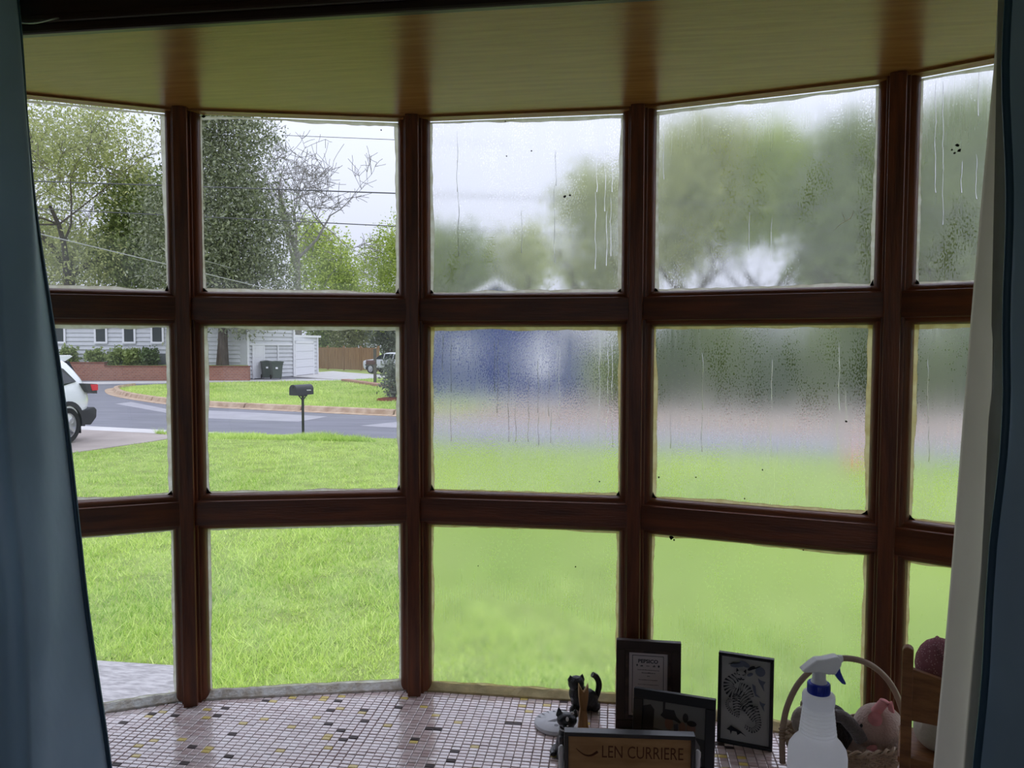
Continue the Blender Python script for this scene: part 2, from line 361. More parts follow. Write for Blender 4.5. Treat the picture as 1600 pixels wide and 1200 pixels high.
WIN_LABEL = {1: 'clear leftmost facet of the bay window beside the left curtain', 2: 'clear facet of the bay window looking out on the mailbox',
             3: 'misted middle facet of the bay window in front of the navy house', 4: 'misted wide facet of the bay window behind the spray bottle',
             5: 'misted rightmost facet of the bay window beside the right curtain'}
for k in range(1, 6):
    A = V[k - 1] + dirv(TH[k]) * SH
    wroot = thing('window_%d' % k, WIN_LABEL[k], 'window', (A.x, A.y, 0), TH[k], kind='structure')
    inv = (Matrix.Translation((A.x, A.y, 0)) @ Matrix.Rotation(TH[k], 4, 'Z')).inverted()
    for r in range(3):
        zt, zb = LEV[2 * r], LEV[2 * r + 1]; H = zt - zb
        g = MB(); g.box2((0.022, 0.0, zb - 0.008), (W - 0.022, 0.004, zt + 0.004))
        if k < 3:
            me_m = [M_clear]
            g = MB(); g.add([(0.022, 0.001, zb - 0.008), (W - 0.022, 0.001, zb - 0.008), (W - 0.022, 0.001, zt + 0.004), (0.022, 0.001, zt + 0.004)], [(0, 1, 2, 3)])
            ob = g.build('pane', M_clear, wroot)
        else:
            # object origin at the pane's foot so the mist pattern is local to it
            g = MB(); g.box2((0.022, 0.0, -0.008), (W - 0.022, 0.004, H + 0.004))
            g.m = [1] * 6; g.m[2] = 0                       # face towards the room carries the mist
            fg = FOGS[(k, r)]
            ob = g.build('pane', [fog_glass('misted_glass_%d_%d' % (k, r), fg[0], fg[1], fg[2], fg[3], H), M_back], wroot, loc=(0, 0, zb))
            ob['label'] = 'pane misted with condensation'
        rr = random.Random(k * 10 + r)
        ragged_ring(0.0345, W - 0.0345, zb - 0.001, zt, 0.003, 0.0085 if r < 2 else 0.006, rr).build('putty', M_putty if (k < 3 or r == 0) else M_puttyy, wroot)
        # beads: top and bottom (not against soffit and sill), left and right
        e = 0.0345
        if r > 0:
            b = MB(); b.add([], []); n = len(BP)
            b.prism([(y, zt + u) for u, y in BP], e - 0.013, W - e + 0.013, axis='x'); b.build('bead', M_woodh, wroot, smooth=True)
        if r < 2:
            b = MB(); b.prism([(y, zb - u) for u, y in BP][::-1], e - 0.013, W - e + 0.013, axis='x'); b.build('bead', M_woodh, wroot, smooth=True)
        b = MB(); b.prism([(e - u, y) for u, y in BP], zb - 0.012, zt + 0.006); b.build('bead', M_wood, wroot, smooth=True)
        b = MB(); b.prism([(W - e + u, y) for u, y in BP][::-1], zb - 0.012, zt + 0.006); b.build('bead', M_wood, wroot, smooth=True)
        if r < 2:               # corner mildew
            for cx_, sg in ((e, 1), (W - e, -1)):
                b = MB(); b.prism([(cx_, zb), (cx_ + sg * rr.uniform(.006, .012), zb), (cx_ + sg * .005, zb + .004), (cx_ + sg * .001, zb + rr.uniform(.007, .013))][::sg], -0.004, -0.0016, axis='y')
                b.build('mildew', M_gunk, wroot)
        if (k, r) in DRIPS:
            b = MB()
            Pn = Vector((-math.sin(TH[k]), math.cos(TH[k]), 0))
            for (px, y0, y1) in DRIPS[(k, r)]:
                pts = []; x = px
                n = max(4, int((y1 - y0) / 9)); ph = rr.uniform(0, 6)
                for i in range(n + 1):
                    y = y0 + (y1 - y0) * i / n; d = ray(x + 0.7 * math.sin(ph + i * 0.9) + rr.uniform(-.6, .6), y)
                    t = (A - Vector((0, 0, 0))).dot(Pn) / d.dot(Pn); p = inv @ (Vector((0, 0, EYE)) + d * t)
                    pts.append((p.x, -0.0006, p.z))
                b.tube(pts, [0.0004] + [rr.uniform(0.0004, 0.0011) for _ in pts[2:]] + [0.0014], 6, flat=0.6)
            ob = b.build('water_run', M_water, wroot, smooth=True); ob['kind'] = 'stuff'
            ob['label'] = 'trickles of condensation running down the pane'
    if k in SPECKS:
        Pn = Vector((-math.sin(TH[k]), math.cos(TH[k]), 0)); b = MB()
        def on_glass(px, py):
            d = ray(px, py); t = A.dot(Pn) / d.dot(Pn); return inv @ (Vector((0, 0, EYE)) + d * t)
        for (px, py, rad) in SPECKS[k]:
            c = on_glass(px, py); n = 7
            ring = [(c.x + rad * .0008 * rr.uniform(.5, 1.2) * math.cos(6.283 * i / n), c.z + rad * .0008 * rr.uniform(.5, 1.2) * math.sin(6.283 * i / n)) for i in range(n)]
            b.prism(ring, -0.0022, -0.0004, axis='y')
        b.build('dirt_speck', M_gunk, wroot)['label'] = 'dark specks of dirt on the glass'
        if k == 4:
            pts = [on_glass(px, py) for px, py in ((1304, 359), (1312, 350), (1321, 345), (1329, 340), (1334, 328))]
            p2 = [on_glass(px, py) for px, py in ((1321, 345), (1318, 338), (1315, 331))]
            b = MB(); b.tube([(p.x, -.0025, p.z) for p in pts], [.0006, .0009, .001, .0013, .0008], 6); b.tube([(p.x, -.0025, p.z) for p in p2], [.0009, .0008, .0005], 6)
            b.build('twig', mat('pale_twig', (.85, .85, .74), .7, .3, trans=.5), wroot)['label'] = 'pale bit of twig stuck to the misted glass'
    for r in range(2):
        z1, z0 = LEV[2 * r + 1] - 0.012, LEV[2 * r + 2] + 0.012
        b = MB(); b.box2((0.012, -0.031, z0), (W - 0.012, 0.03, z1)); b.build('rail', M_woodh, wroot, bevel=0.0015)
    b = MB(); n = 30; top = [TILE + 0.014 + rr.uniform(-.0015, .002) for _ in range(n + 1)]
    xs = [0.016 + (W - 0.032) * i / n for i in range(n + 1)]
    b.grid([[(x, -0.018, TILE - 0.004) for x in xs], [(x, -0.0175, TILE + .004) for x in xs], [(x, -0.004, z) for x, z in zip(xs, top)], [(x, 0.0, z + .001) for x, z in zip(xs, top)]])
    b.build('bottom_stop', M_white if k < 3 else M_cream, wroot)
# mullion posts between the facets
POST_LABEL = ['stained wooden jamb post behind the left curtain', 'stained wooden mullion post between the two clear facets', 'stained wooden mullion post between clear and misted glass',
              'stained wooden mullion post behind the certificate frame', 'stained wooden mullion post behind the wicker basket', 'stained wooden jamb post behind the right curtain']
for k in range(6):
    th = (TH[max(k, 1)] + TH[min(k + 1, 5)]) / 2
    C = V[k] + dirv(th) * SH
    if k == 0: C -= dirv(th) * 0.0
    root = thing('trim_%d' % (k + 4), POST_LABEL[k], 'mullion', (C.x, C.y, 0), th, kind='structure')
    b = MB(); b.prism([(-0.0225, 0.03), (-0.0225, 0.0), (-0.0185, -0.031), (0.0185, -0.031), (0.0225, 0.0), (0.0225, 0.03)], TILE - 0.02, SOFF + 0.002); b.build('post_core', M_wood, root, bevel=0.001)
    b = MB(); b.box2((-0.0135, -0.048, TILE - 0.002), (0.0135, -0.030, SOFF - 0.0)); b.build('post_face', M_wood, root, bevel=0.0015)
# jamb boards closing the ends of the bay
for sx_, k in ((-1, 0), (1, 5)):
    x = V[k].x + sx_ * 0.02
    struct('trim_%d' % (10 + (sx_ > 0)), 'stained side board closing the %s end of the bay' % ('left' if sx_ < 0 else 'right'), 'jamb', MB().box2((x - 0.02, 1.06, TILE - 0.05), (x + 0.02, V[k].y + 0.03, SOFF)), M_wood)

# ------------------------------------------------------------------ mosaic tile ledge
M_grout = mat('dark_grout', (0.20, 0.14, 0.13), 0.8, 0.3, var=0.3, scale=40)
TC = {'mauve': mat('mauve_tile', (0.88, 0.71, 0.68), 0.12, 0.9, var=0.12, scale=30, coat=1.0), 'rose': mat('rose_tile', (0.93, 0.79, 0.76), 0.12, 0.9, var=0.12, scale=30, coat=1.0),
      'taupe': mat('taupe_tile', (0.74, 0.56, 0.53), 0.14, 0.9, var=0.15, scale=30, coat=1.0), 'dark': mat('dark_brown_tile', (0.06, 0.035, 0.03), 0.5, 0.4, var=0.3, scale=30),
      'gold': mat('yellow_tile', (0.95, 0.74, 0.22), 0.25, 0.6, var=0.15, scale=30)}
ledge = struct('floor_ledge', 'mosaic tiled window ledge of small mauve tiles with yellow ones', 'window ledge', MB().prism(facet_poly(0.03, 1.03), TILE - 0.06, TILE - 0.0015), M_grout)
ledge.name = 'window_ledge'
TW, TD, GR = 0.0168, 0.0108, 0.0012
def tile_mesh(mkey):
    b = MB(); a, d = (TW - GR) / 2, (TD - GR) / 2; e = 0.0011
    b.add([(-a, -d, -.003), (a, -d, -.003), (a, d, -.003), (-a, d, -.003), (-a, -d, -.0006), (a, -d, -.0006), (a, d, -.0006), (-a, d, -.0006), (-a + e, -d + e, 0), (a - e, -d + e, 0), (a - e, d - e, 0), (-a + e, d - e, 0)],
          [(0, 1, 5, 4), (1, 2, 6, 5), (2, 3, 7, 6), (3, 0, 4, 7), (4, 5, 9, 8), (5, 6, 10, 9), (6, 7, 11, 10), (7, 4, 8, 11), (8, 9, 10, 11)])
    return b
TMESH = {}
for key in TC:
    me = tile_mesh(key).mesh('tile'); me.materials.append(TC[key]); TMESH[key] = me
outline = facet_poly(-0.012, 1.045)
def inside(p, poly):
    c = False; n = len(poly)
    for i in range(n):
        (x1, y1), (x2, y2) = poly[i], poly[i - 1]
        if (y1 > p[1]) != (y2 > p[1]) and p[0] < (x2 - x1) * (p[1] - y1) / (y2 - y1) + x1: c = not c
    return c
Fv, Rv, Uv = _axes()
def px_of(p):
    d = Vector(p) - Vector((0, 0, EYE)); z = d.dot(Fv); return 800 + FPX * d.dot(Rv) / z, 600 - FPX * d.dot(Uv) / z
cells = []
x = -1.32
while x < 0.92:
    y = 1.05
    while y < 1.62:
        if inside((x, y), outline):
            u = rng.random(); key = 'gold' if u < 0.030 else 'dark' if u < 0.052 else 'rose' if u < 0.35 else 'taupe' if u < 0.5 else 'mauve'
            cells.append((x, y, key))
        y += TD
    x += TW
vis = []
for c in cells:
    px, py = px_of((c[0], c[1], TILE))
    if 170 < px < 865 and py < 1196: vis.append((c[1], c))
vis.sort(key=lambda t: t[0]); chosen = set(id(c) for _, c in vis[:300])
rest = {k: MB() for k in TC}; order = list(TC)
allrest = MB()
for c in cells:
    dz = rng.uniform(-0.0004, 0.0004); rx, ry = rng.gauss(0, 0.012), rng.gauss(0, 0.012)
    if id(c) in chosen:
        ob = link('tile', TMESH[c[2]], ledge); ob.location = (c[0], c[1], TILE + dz); ob.rotation_euler = (rx, ry, rng.gauss(0, .01))
    else:
        src = tile_mesh(c[2]); Mx = Matrix.Translation((c[0], c[1], TILE + dz)) @ Matrix.Rotation(rx, 4, 'X') @ Matrix.Rotation(ry, 4, 'Y')
        allrest.cur = order.index(c[2]); allrest.add([Mx @ Vector(v) for v in src.v], src.f)
ob = allrest.build('tile_field', [TC[k] for k in order], ledge); ob['kind'] = 'stuff'

# ================================================================== THINGS ON THE LEDGE
def cloth_rows(path_fn, zs): return [path_fn(z) for z in zs]
def satin(name, c1, c2, trans):
    m = mat(name, c1, 0.36, 0.5, col2=c2, scale=5, stretch=(1, 1, .5), bump=1.0, bscale=6, trans=trans, sheen=0.3); return m
M_blue = satin('blue_satin', (0.60, 0.78, 0.92), (0.42, 0.58, 0.72), 0.22)
M_hem = mat('dark_blue_hem', (0.05, 0.11, 0.17), 0.5, 0.4)
M_lin = mat('cream_lining', (0.84, 0.80, 0.70), 0.8, 0.2, var=0.08, scale=6, trans=0.2)
zs = [2.62 - i * (2.62 - 0.47) / 60 for i in range(61)]
def curtain_sheet(edge_fn, far_x, y0, amp, nf, seed, taper=0.0, n=90, lean=0.0):
    """hanging sheet: edge_fn(z) is the x of the edge towards the window's middle, far_x the other edge"""
    r = random.Random(seed); ph = [r.uniform(0, 6.28) for _ in range(4)]; rows = []
    for z in zs:
        e = edge_fn(z); row = []
        for i in range(n + 1):
            u = i / n; x = e + (far_x - e) * u; s = 0.35 + 0.65 * min(1, (2.7 - z) / 1.2)
            y = y0 + lean * u + amp * s * (math.sin(u * nf * 6.283 + ph[0] + .5 * math.sin(z * 1.3 + ph[1])) + .3 * math.sin(u * nf * 13 + ph[2] + z * .8))
            y = y0 + (y - y0) * min(1, .25 + u * 5)
            y += 0.006 * math.sin(z * 9 + u * 17 + ph[3]) + 0.004 * math.sin(z * 23 + u * 31)
            row.append((x, y, z))
        rows.append(row)
    mb = MB(); mb.grid(rows); return mb, rows
# left curtain: edge runs outwards and down across the leftmost facet
YC = 1.03
left_edge = sorted([(on_y(px, py, YC).z, on_y(px, py, YC).x) for px, py in ((26, 45), (40, 170), (58, 300), (80, 450), (94, 560), (130, 850), (166, 1200))])
left_edge = [(-1, left_edge[0][1] + .22)] + left_edge + [(3.5, left_edge[-1][1] - .1)]
lc = thing('curtain', 'blue satin curtain hanging at the left of the bay', 'curtain', (0, 0, 0))
def left_row(z):
    e = plin(left_edge, z); dep = plin([(0.4, .15), (1.2, .115), (1.7, .085), (2.2, .035), (2.7, .02)], z); row = []
    for i in range(25):                                 # leading face, turned towards the window
        u = i / 24; row.append((e - .035 * u ** 2 - .006 * math.sin(u * 5 + z * 4), YC - dep * u + .004 * math.sin(z * 11 + u * 3), z + 0))
    x0, y0_ = row[-1][0], row[-1][1]
    for i in range(1, 61):                              # deep folds running back along the wall
        u = i / 60; row.append((x0 - .62 * u, y0_ + .035 * (math.cos(u * 26 + .4 * math.sin(z * 1.5)) - 1) * min(1, u * 12) + .05 * min(1, u * 8), z))
    return row
rows = [left_row(z) for z in zs]; mb = MB(); mb.grid(rows)
ob = mb.build('panel', M_blue, lc, smooth=True, angle=180); sd = ob.modifiers.new('thickness', 'SOLIDIFY'); sd.thickness = .002
mb = MB(); mb.grid([[(r_[0][0] + .004, r_[0][1] - .004, r_[0][2]), (r_[0][0] - .003, r_[0][1] - .005, r_[0][2])] for r_ in rows]); ob = mb.build('hem', M_hem, lc, smooth=True); sd = ob.modifiers.new('thickness', 'SOLIDIFY'); sd.thickness = .004
# right curtain: cream lining leading, blue face behind the fold
ed_l = sorted([(on_y(px, py, 1.05).z, on_y(px, py, 1.05).x) for px, py in ((1559, 60), (1557, 100), (1515, 600), (1490, 900), (1464, 1200))])
ed_l = [(-1, ed_l[0][1] - .10)] + ed_l + [(3.5, ed_l[-1][1] + .03)]
ed_b = sorted([(on_y(px, py, .93).z, on_y(px, py, .93).x) for px, py in ((1572, 0), (1562, 600), (1547, 900), (1522, 1200))])
ed_b = [(-1, ed_b[0][1] - .06)] + ed_b + [(3.5, ed_b[-1][1])]
rc = thing('curtain', 'blue curtain with cream lining hanging at the right of the bay', 'curtain', (0, 0, 0))
rows = []
for z in zs:                                            # lining: rounded leading fold that turns back behind the blue face
    e = plin(ed_l, z); row = []
    for i in range(41):
        u = i / 40
        xb = plin(ed_b, z) - .003
        if u < .6: t = u / .6; x = e * (1 - t) ** 2 + 2 * t * (1 - t) * (e + .006) + (xb + .004) * t * t; y = 1.055 * (1 - t) ** 2 + 2 * t * (1 - t) * .985 + .950 * t * t + .003 * math.sin(z * 7 + t * 4)
        else: t = (u - .6) / .4; x = xb + .004 + t * .3; y = .950 + .02 * t
        row.append((x, y, z))
    rows.append(row)
mb = MB(); mb.grid(rows); ob = mb.build('lining', M_lin, rc, smooth=True, angle=180); sd = ob.modifiers.new('thickness', 'SOLIDIFY'); sd.thickness = .002
mb, rows = curtain_sheet(lambda z: plin(ed_b, z), 1.25, .93, 0.028, 4.0, 5, lean=-.05)
ob = mb.build('panel', M_blue, rc, smooth=True, angle=180); sd = ob.modifiers.new('thickness', 'SOLIDIFY'); sd.thickness = .002
mb = MB(); mb.grid([[(r_[0][0] - .003, r_[0][1] - .003, r_[0][2]), (r_[0][0] + .004, r_[0][1] - .005, r_[0][2])] for r_ in rows]); ob = mb.build('hem', M_hem, rc, smooth=True); sd = ob.modifiers.new('thickness', 'SOLIDIFY'); sd.thickness = .004
# rod the curtains hang from, above the header, with a loose bit of hook wire
rod = thing('curtain_rod', 'thin dark curtain rod along the header beam', 'curtain rod', (0, 0, 2.64))
MB().tube([(-1.75, .955, 0), (1.4, .955, 0)], .009, 10).build('rod', M_dark, rod, smooth=True)
for x_ in (-1.72, -.2, 1.36): MB().box2((x_ - .01, .955, -.02), (x_ + .01, 1.072, .02)).build('bracket', M_dark, rod)
hw0 = on_y(20, 36, 1.055); hw1 = on_y(82, 31, 1.055)
tag(MB().tube(bez([hw0, (hw0 + hw1) / 2 + Vector((0, 0, -.004)), hw1, hw1 + Vector((.001, .012, .006))], 5), .0011, 6).build('hook_wire', mat('steel_wire', (.5, .5, .5), .35, .5, metal=.6)), 'bent wire hook stuck in the header above the left curtain', 'hook')

# ---- figurines
M_blk = mat('black_glaze', (0.012, 0.012, 0.013), 0.3, 0.5, var=.3, scale=40, bump=.15, bscale=160); M_blks = mat('black_resin', (0.014, 0.014, 0.016), 0.42, 0.5, bump=.35, scale=60, bscale=220)
M_wcat = mat('carved_pale_wood', (0.46, 0.27, 0.12), 0.5, 0.4, col2=(0.30, 0.16, 0.06), scale=30, stretch=(3, 3, .4)); M_chalk = mat('white_ceramic', (0.74, 0.74, 0.76), .5, .4, var=.1, scale=40)
M_ink = mat('dark_print', (.06, .06, .07), .7, .2); M_silv = mat('silver_paint', (.60, .60, .60), .4, .5)
def ear(mb, c, w_, h, d, lean):
    x, y, z = c; mb.add([(x - w_, y - d, z), (x + w_, y - d, z), (x + w_, y + d, z), (x - w_, y + d, z), (x + lean, y, z + h)], [(3, 2, 1, 0), (0, 1, 4), (1, 2, 4), (2, 3, 4), (3, 0, 4)])
cx_, cy_ = fl(1.54, .148)
bc = thing('cat_figurine', 'stout black cat figurine with raised curled tail near the glass', 'figurine', (cx_, cy_, TILE), YAW + .2, 'cat figurines')
mb = MB(); mb.ell((.002, 0, .022), (.029, .021, .024)); mb.ell((-.012, 0, .038), (.019, .017, .020)); mb.ell((-.017, -.004, .060), (.017, .015, .0155)); mb.ell((-.026, -.012, .008), (.007, .009, .010)); mb.ell((-.006, -.016, .008), (.007, .009, .010)); mb.ell((.022, -.006, .009), (.012, .014, .010))
ear(mb, (-.028, -.003, .066), .007, .013, .005, -.001); ear(mb, (-.006, -.003, .066), .007, .014, .005, .003)
remesh(mb.build('body', M_blks, bc), .0016, 2)
mb = MB(); mb.tube(bez([(.020, .004, .012), (.030, .004, .028), (.034, .003, .050), (.028, .002, .066), (.019, .001, .073)], 6), [.006] * 10 + [.0062] * 10 + [.0055] * 5, 10); mb.build('tail', M_blks, bc, smooth=True)
cx_, cy_ = fl(1.368, .1015)
fc = thing('cat_figurine', 'slim black cat figurine with white blaze behind the nameplate', 'figurine', (cx_, cy_, TILE), YAW - .1, 'cat figurines'); fc.scale = (1.22, 1.15, 1.0)
mb = MB(); mb.lathe([(.001, 0), (.016, 0), (.0185, .006), (.0165, .025), (.0115, .045), (.0105, .055), (.011, .062)], 18, sy=.95); mb.ell((0, -.003, .067), (.0155, .0135, .0135)); mb.ell((0, -.0135, .0625), (.007, .006, .0055)); mb.ell((-.009, -.014, .006), (.006, .009, .007)); mb.ell((.009, -.014, .006), (.006, .009, .007)); mb.tube([(-.006, -.011, .006), (-.0065, -.010, .04)], .0055, 8); mb.tube([(.006, -.011, .006), (.0065, -.010, .04)], .0055, 8)
ear(mb, (-.0105, -.001, .0735), .0062, .018, .004, -.002); ear(mb, (.0105, -.001, .0735), .0062, .016, .004, .003)
remesh(mb.build('body', M_blk, fc), .0012, 2)
mb = MB(); mb.tube(bez([(.012, .012, .006), (-.014, .016, .006), (-.021, .002, .006), (-.019, -.012, .006)], 6), [.0045] * 18 + [.003], 8); mb.build('tail', M_blk, fc, smooth=True)
mb = MB(); mb.ell((.001, -.0155, .0755), (.0022, .0012, .0045)); mb.ell((.008, -.009, .0835), (.0030, .0012, .0028)); mb.ell((.0015, -.0195, .0655), (.0012, .001, .0012)); mb.build('white_blaze', M_chalk, fc, smooth=True)
mb = MB(); mb.tube([(.0118 * math.cos(t), -.002 + .0118 * math.sin(t), .0525) for t in [R_(20 * i) for i in range(19)]], .0014, 6); mb.box((.008, -.0125, .051), (.012, .003, .005), Matrix.Rotation(.0, 4, 'Z')); mb.build('collar', M_silv, fc)
cx_, cy_ = fl(1.44, .138)
wc_ = thing('cat_figurine', 'slender carved wooden cat figurine with two pointed ears', 'figurine', (cx_, cy_, TILE), YAW, 'cat figurines')
half = [(.0115, 0), (.0105, .012), (.0088, .028), (.0075, .043), (.0062, .053), (.0078, .063), (.0092, .074), (.0096, .086), (.0093, .1015), (.0055, .094), (.0, .0845)]
out_ = half + [(-x, z) for x, z in half[:-1]][::-1]
mb = MB(); mb.prism(out_, -.0065, .0065, axis='y'); mb.build('body', M_wcat, wc_, bevel=.0022)
mb = MB(); mb.prism([(-.003, .002), (.003, .002), (.0038, .03), (.0028, .052), (-.0028, .052), (-.0038, .03)], -.0085, -.006, axis='y'); mb.build('chest', M_wcat, wc_, bevel=.0012)
cx_, cy_ = fl(1.478, .092)
dk = thing('round_plaque', 'white round ceramic plaque with dark lettering lying on the tiles', 'plaque', (cx_, cy_, TILE), YAW)
mb = MB(); mb.lathe([(.001, 0), (.0445, 0), (.0465, .0025), (.0465, .0065), (.0445, .0085), (.001, .0088)], 40); mb.build('disc', M_chalk, dk, smooth=True, angle=60)
for i, ch in enumerate('RETRA'):
    a = R_(155 - i * 19); lettering(ch, .0095, M_ink, dk, (.036 * math.cos(a), .036 * math.sin(a), .0091), (0, 0, a - R_(90)))
mb = MB(); mb.prism([(-.02, -.002), (-.006, -.004), (.006, .004), (.018, .006), (.004, .010), (-.006, .007)], .0089, .0091); mb.lathe([(.0045, 0), (.0045, .0002), (.001, .0002)], 12, c=(-.004, -.018, .0089)); mb.build('motif', mat('grey_print', (.28, .28, .29), .7, .2), dk)

# ---- picture frames
def picture(name, label, cat_, p, rz, w_, h, border, depth, tilt, m_frame, group=None):
    root = thing(name, label, cat_, (p[0], p[1], TILE), rz, group); root.rotation_euler = (-tilt, 0, rz)
    mb = MB()
    for lo, hi in (((0, 0, 0), (w_, depth, border)), ((0, 0, h - border), (w_, depth, h)), ((0, 0, border), (border, depth, h - border)), ((w_ - border, 0, border), (w_, depth, h - border))): mb.box2(lo, hi)
    mb.build('frame', m_frame, root, bevel=.0012)
    MB().box2((border * .8, depth * .55, border * .8), (w_ - border * .8, depth * .95, h - border * .8)).build('backing', M_gunk, root)
    mb = MB(); a = .35; mb.prism([(depth, h * .62), (depth + .003, h * .62), (depth + h * .24, .000), (depth + h * .24 - .004, 0.000)], w_ / 2 - .015, w_ / 2 + .015, axis='x'); mb.build('easel_leg', M_gunk, root)
    return root
def print_layers(name, parent, shapes, y, mlist):
    mb = MB()
    for i, (poly, mi) in enumerate(shapes):
        mb.cur = mi; yy = y - .00006 * i; b0 = [(x, yy, z) for x, z in poly]; mb.add(b0, [tuple(range(len(b0)))])
    ob = mb.build(name, mlist, parent)
    return ob
def rect(x0, z0, x1, z1): return [(x0, z0), (x1, z0), (x1, z1), (x0, z1)]
def oval(cx, cz, rx, rz, n=14, a=0): return [(cx + rx * math.cos(2 * math.pi * i / n) * math.cos(a) - rz * math.sin(2 * math.pi * i / n) * math.sin(a), cz + rx * math.cos(2 * math.pi * i / n) * math.sin(a) + rz * math.sin(2 * math.pi * i / n) * math.cos(a)) for i in range(n)]
M_fbrown = mat('dark_brown_frame', (0.040, 0.024, 0.019), .45, .4, var=.3, scale=20); M_fblack = mat('black_frame', (0.008, 0.008, 0.009), .4, .4); M_paper = mat('certificate_paper', (.55, .50, .50), .8, .2, var=.06, scale=8)
p = fl(1.466, .204)
fr = picture('certificate_frame', 'upright dark brown framed certificate leaning before the post', 'picture frame', p, R_(-1), .124, .174, .018, .014, R_(2), M_fbrown, 'frames on the ledge')
mb = MB()
for lo, hi in (((.018, .003, .018), (.106, .010, .024)), ((.018, .003, .150), (.106, .010, .156)), ((.018, .003, .024), (.024, .010, .150)), ((.100, .003, .024), (.106, .010, .150))): mb.box2(lo, hi)
mb.build('inner_moulding', mat('beaded_moulding', (.07, .04, .03), .4, .5, var=.6, scale=90), fr)
sheet = MB().box2((.025, .0075, .025), (.099, .0082, .149)).build('certificate', M_paper, fr)
fl_ = .0073
mb = MB()
for lo, hi in (((.031, fl_, .030), (.0322, .0075, .144)), ((.0905, fl_, .030), (.0917, .0075, .144)), ((.031, fl_, .1428), (.0917, .0075, .144)), ((.031, fl_, .030), (.0917, .0075, .0312))): mb.box2(lo, hi)
mb.build('border_line', M_ink, sheet)
lettering('PEPSICO', .0098, M_ink, fr, (.0615, fl_, .1295), bold=.0004, sx=1.05)
mb = MB()                                              # row of small emblems too faint to read
for x_, z_, a, h in ((.0405, .1245, .0016, .0022), (.0490, .1232, .0032, .0010), (.0500, .1240, .0016, .0008), (.0610, .1235, .0040, .0006), (.0730, .1232, .0030, .0010), (.0735, .1252, .0016, .0008), (.0820, .1240, .0020, .0024)): mb.prism(oval(x_, z_, a, h, 8), fl_, .0075, axis='y')
mb.build('emblem_row', M_ink, sheet)
rl = random.Random(9)                                  # printed lines, illegible in the photograph: broken strokes
mb = MB()
for z_, wd, h in ((.1150, .040, .0016), (.1090, .024, .0019), (.1030, .003, .0016), (.0955, .036, .0016), (.0865, .038, .0012)):
    x_ = .0615 - wd / 2
    while x_ < .0615 + wd / 2: q = rl.uniform(.0008, .0024); mb.box2((x_, fl_, z_), (x_ + q, .0075, z_ + h * rl.uniform(.6, 1))); x_ += q + rl.uniform(.0004, .0009)
mb.build('printed_line', M_ink, sheet)
# dark photo frame
p = fl(1.335, .214)
fr = picture('photo_frame', 'black framed snapshot of a person in a hat and plaid shirt', 'picture frame', p, R_(-12), .143, .134, .017, .012, R_(8), M_fblack, 'frames on the ledge')
PM = [mat('photo_%d' % i, c, .5, .4) for i, c in enumerate(((.05, .052, .05), (.16, .16, .15), (.012, .012, .014), (.20, .12, .09), (.24, .24, .24), (.035, .05, .075), (.09, .10, .10)))]
x0, z0, x1, z1 = .017, .017, .126, .117
sh = [(rect(x0, z0, x1, z1), 0), ([(x0, .070), (x1, .062), (x1, z1), (x0, z1)], 1), ([(x0, .05), (.036, .052), (.037, .10), (.030, .108), (x0, .104)], 2), (rect(.052, .09, .056, z1), 2),
      ([(.036, z0), (.040, .052), (.050, .066), (.066, .070), (.078, .060), (.082, z0)], 6), (oval(.0635, .080, .0075, .0105), 3), ([(.048, .092), (.056, .087), (.072, .087), (.090, .080), (.076, .094), (.072, .104), (.056, .104)], 2),
      ([(.079, z0), (.080, .058), (.084, .066), (.092, .060), (.098, z0)], 4), (oval(.087, .077, .006, .009), 3), ([(.094, z0), (.092, .052), (.098, .062), (.108, .064), (.118, .050), (.122, z0)], 4), (oval(.102, .077, .008, .0105), 3), (oval(.092, .094, .005, .008), 2), (oval(.103, .086, .0085, .005), 2), ([(.073, .060), (.080, .058), (.079, .082), (.072, .080)], 5)]
for i in range(6):
    for j in range(5):
        if (i + j) % 2: sh.append((rect(.041 + i * .0065, .020 + j * .0078, .0445 + i * .0065, .0245 + j * .0078), 2))
print_layers('photograph', fr, sh, .0064, PM)
# tiger print
p = fl(1.415, .388)
fr = picture('tiger_print_frame', 'thin black framed print of a striped tiger beside the basket', 'picture frame', p, R_(-14), .0995, .170, .0062, .012, R_(3), M_fblack, 'frames on the ledge')
TM = [mat('print_paper', (.40, .40, .385), .8, .2), mat('tiger_ink', (.015, .017, .022), .7, .2), mat('print_tan', (.34, .34, .33), .8, .2), mat('print_blue', (.12, .14, .19), .8, .2)]
sh = [(rect(.006, .006, .0935, .164), 0)]
def ribbon(pts, wd): 
    L, Rr = [], []
    q = bez([(x, 0, z) for x, z in pts], 8); k = len(q)
    for i, v in enumerate(q):
        d = (q[min(i + 1, k - 1)] - q[max(i - 1, 0)]).normalized(); n = Vector((-d.z, 0, d.x)); ww = plin([(j / (len(wd) - 1), wj) for j, wj in enumerate(wd)], i / (k - 1)); L.append(v + n * ww); Rr.append(v - n * ww)
    return q, L, Rr
def striped(pts, wd, every, duty, out=True):
    q, L, Rr = ribbon(pts, wd)
    if out: sh.append(([(v.x, v.z) for v in L] + [(v.x, v.z) for v in Rr[::-1]], 2))
    i = 0
    while i + duty < len(q):
        mid = (L[i + duty // 2] + Rr[i + duty // 2]) / 2
        sh.append(([(L[i].x, L[i].z), (L[i + duty].x, L[i + duty].z), (mid.x * .7 + Rr[i + duty].x * .3, mid.z * .7 + Rr[i + duty].z * .3)], 1)); j = i + every // 2
        if j + duty < len(q): sh.append(([(Rr[j].x, Rr[j].z), (Rr[j + duty].x, Rr[j + duty].z), (mid.x * .7 + L[j].x * .3, mid.z * .7 + L[j].z * .3)], 1))
        i += every
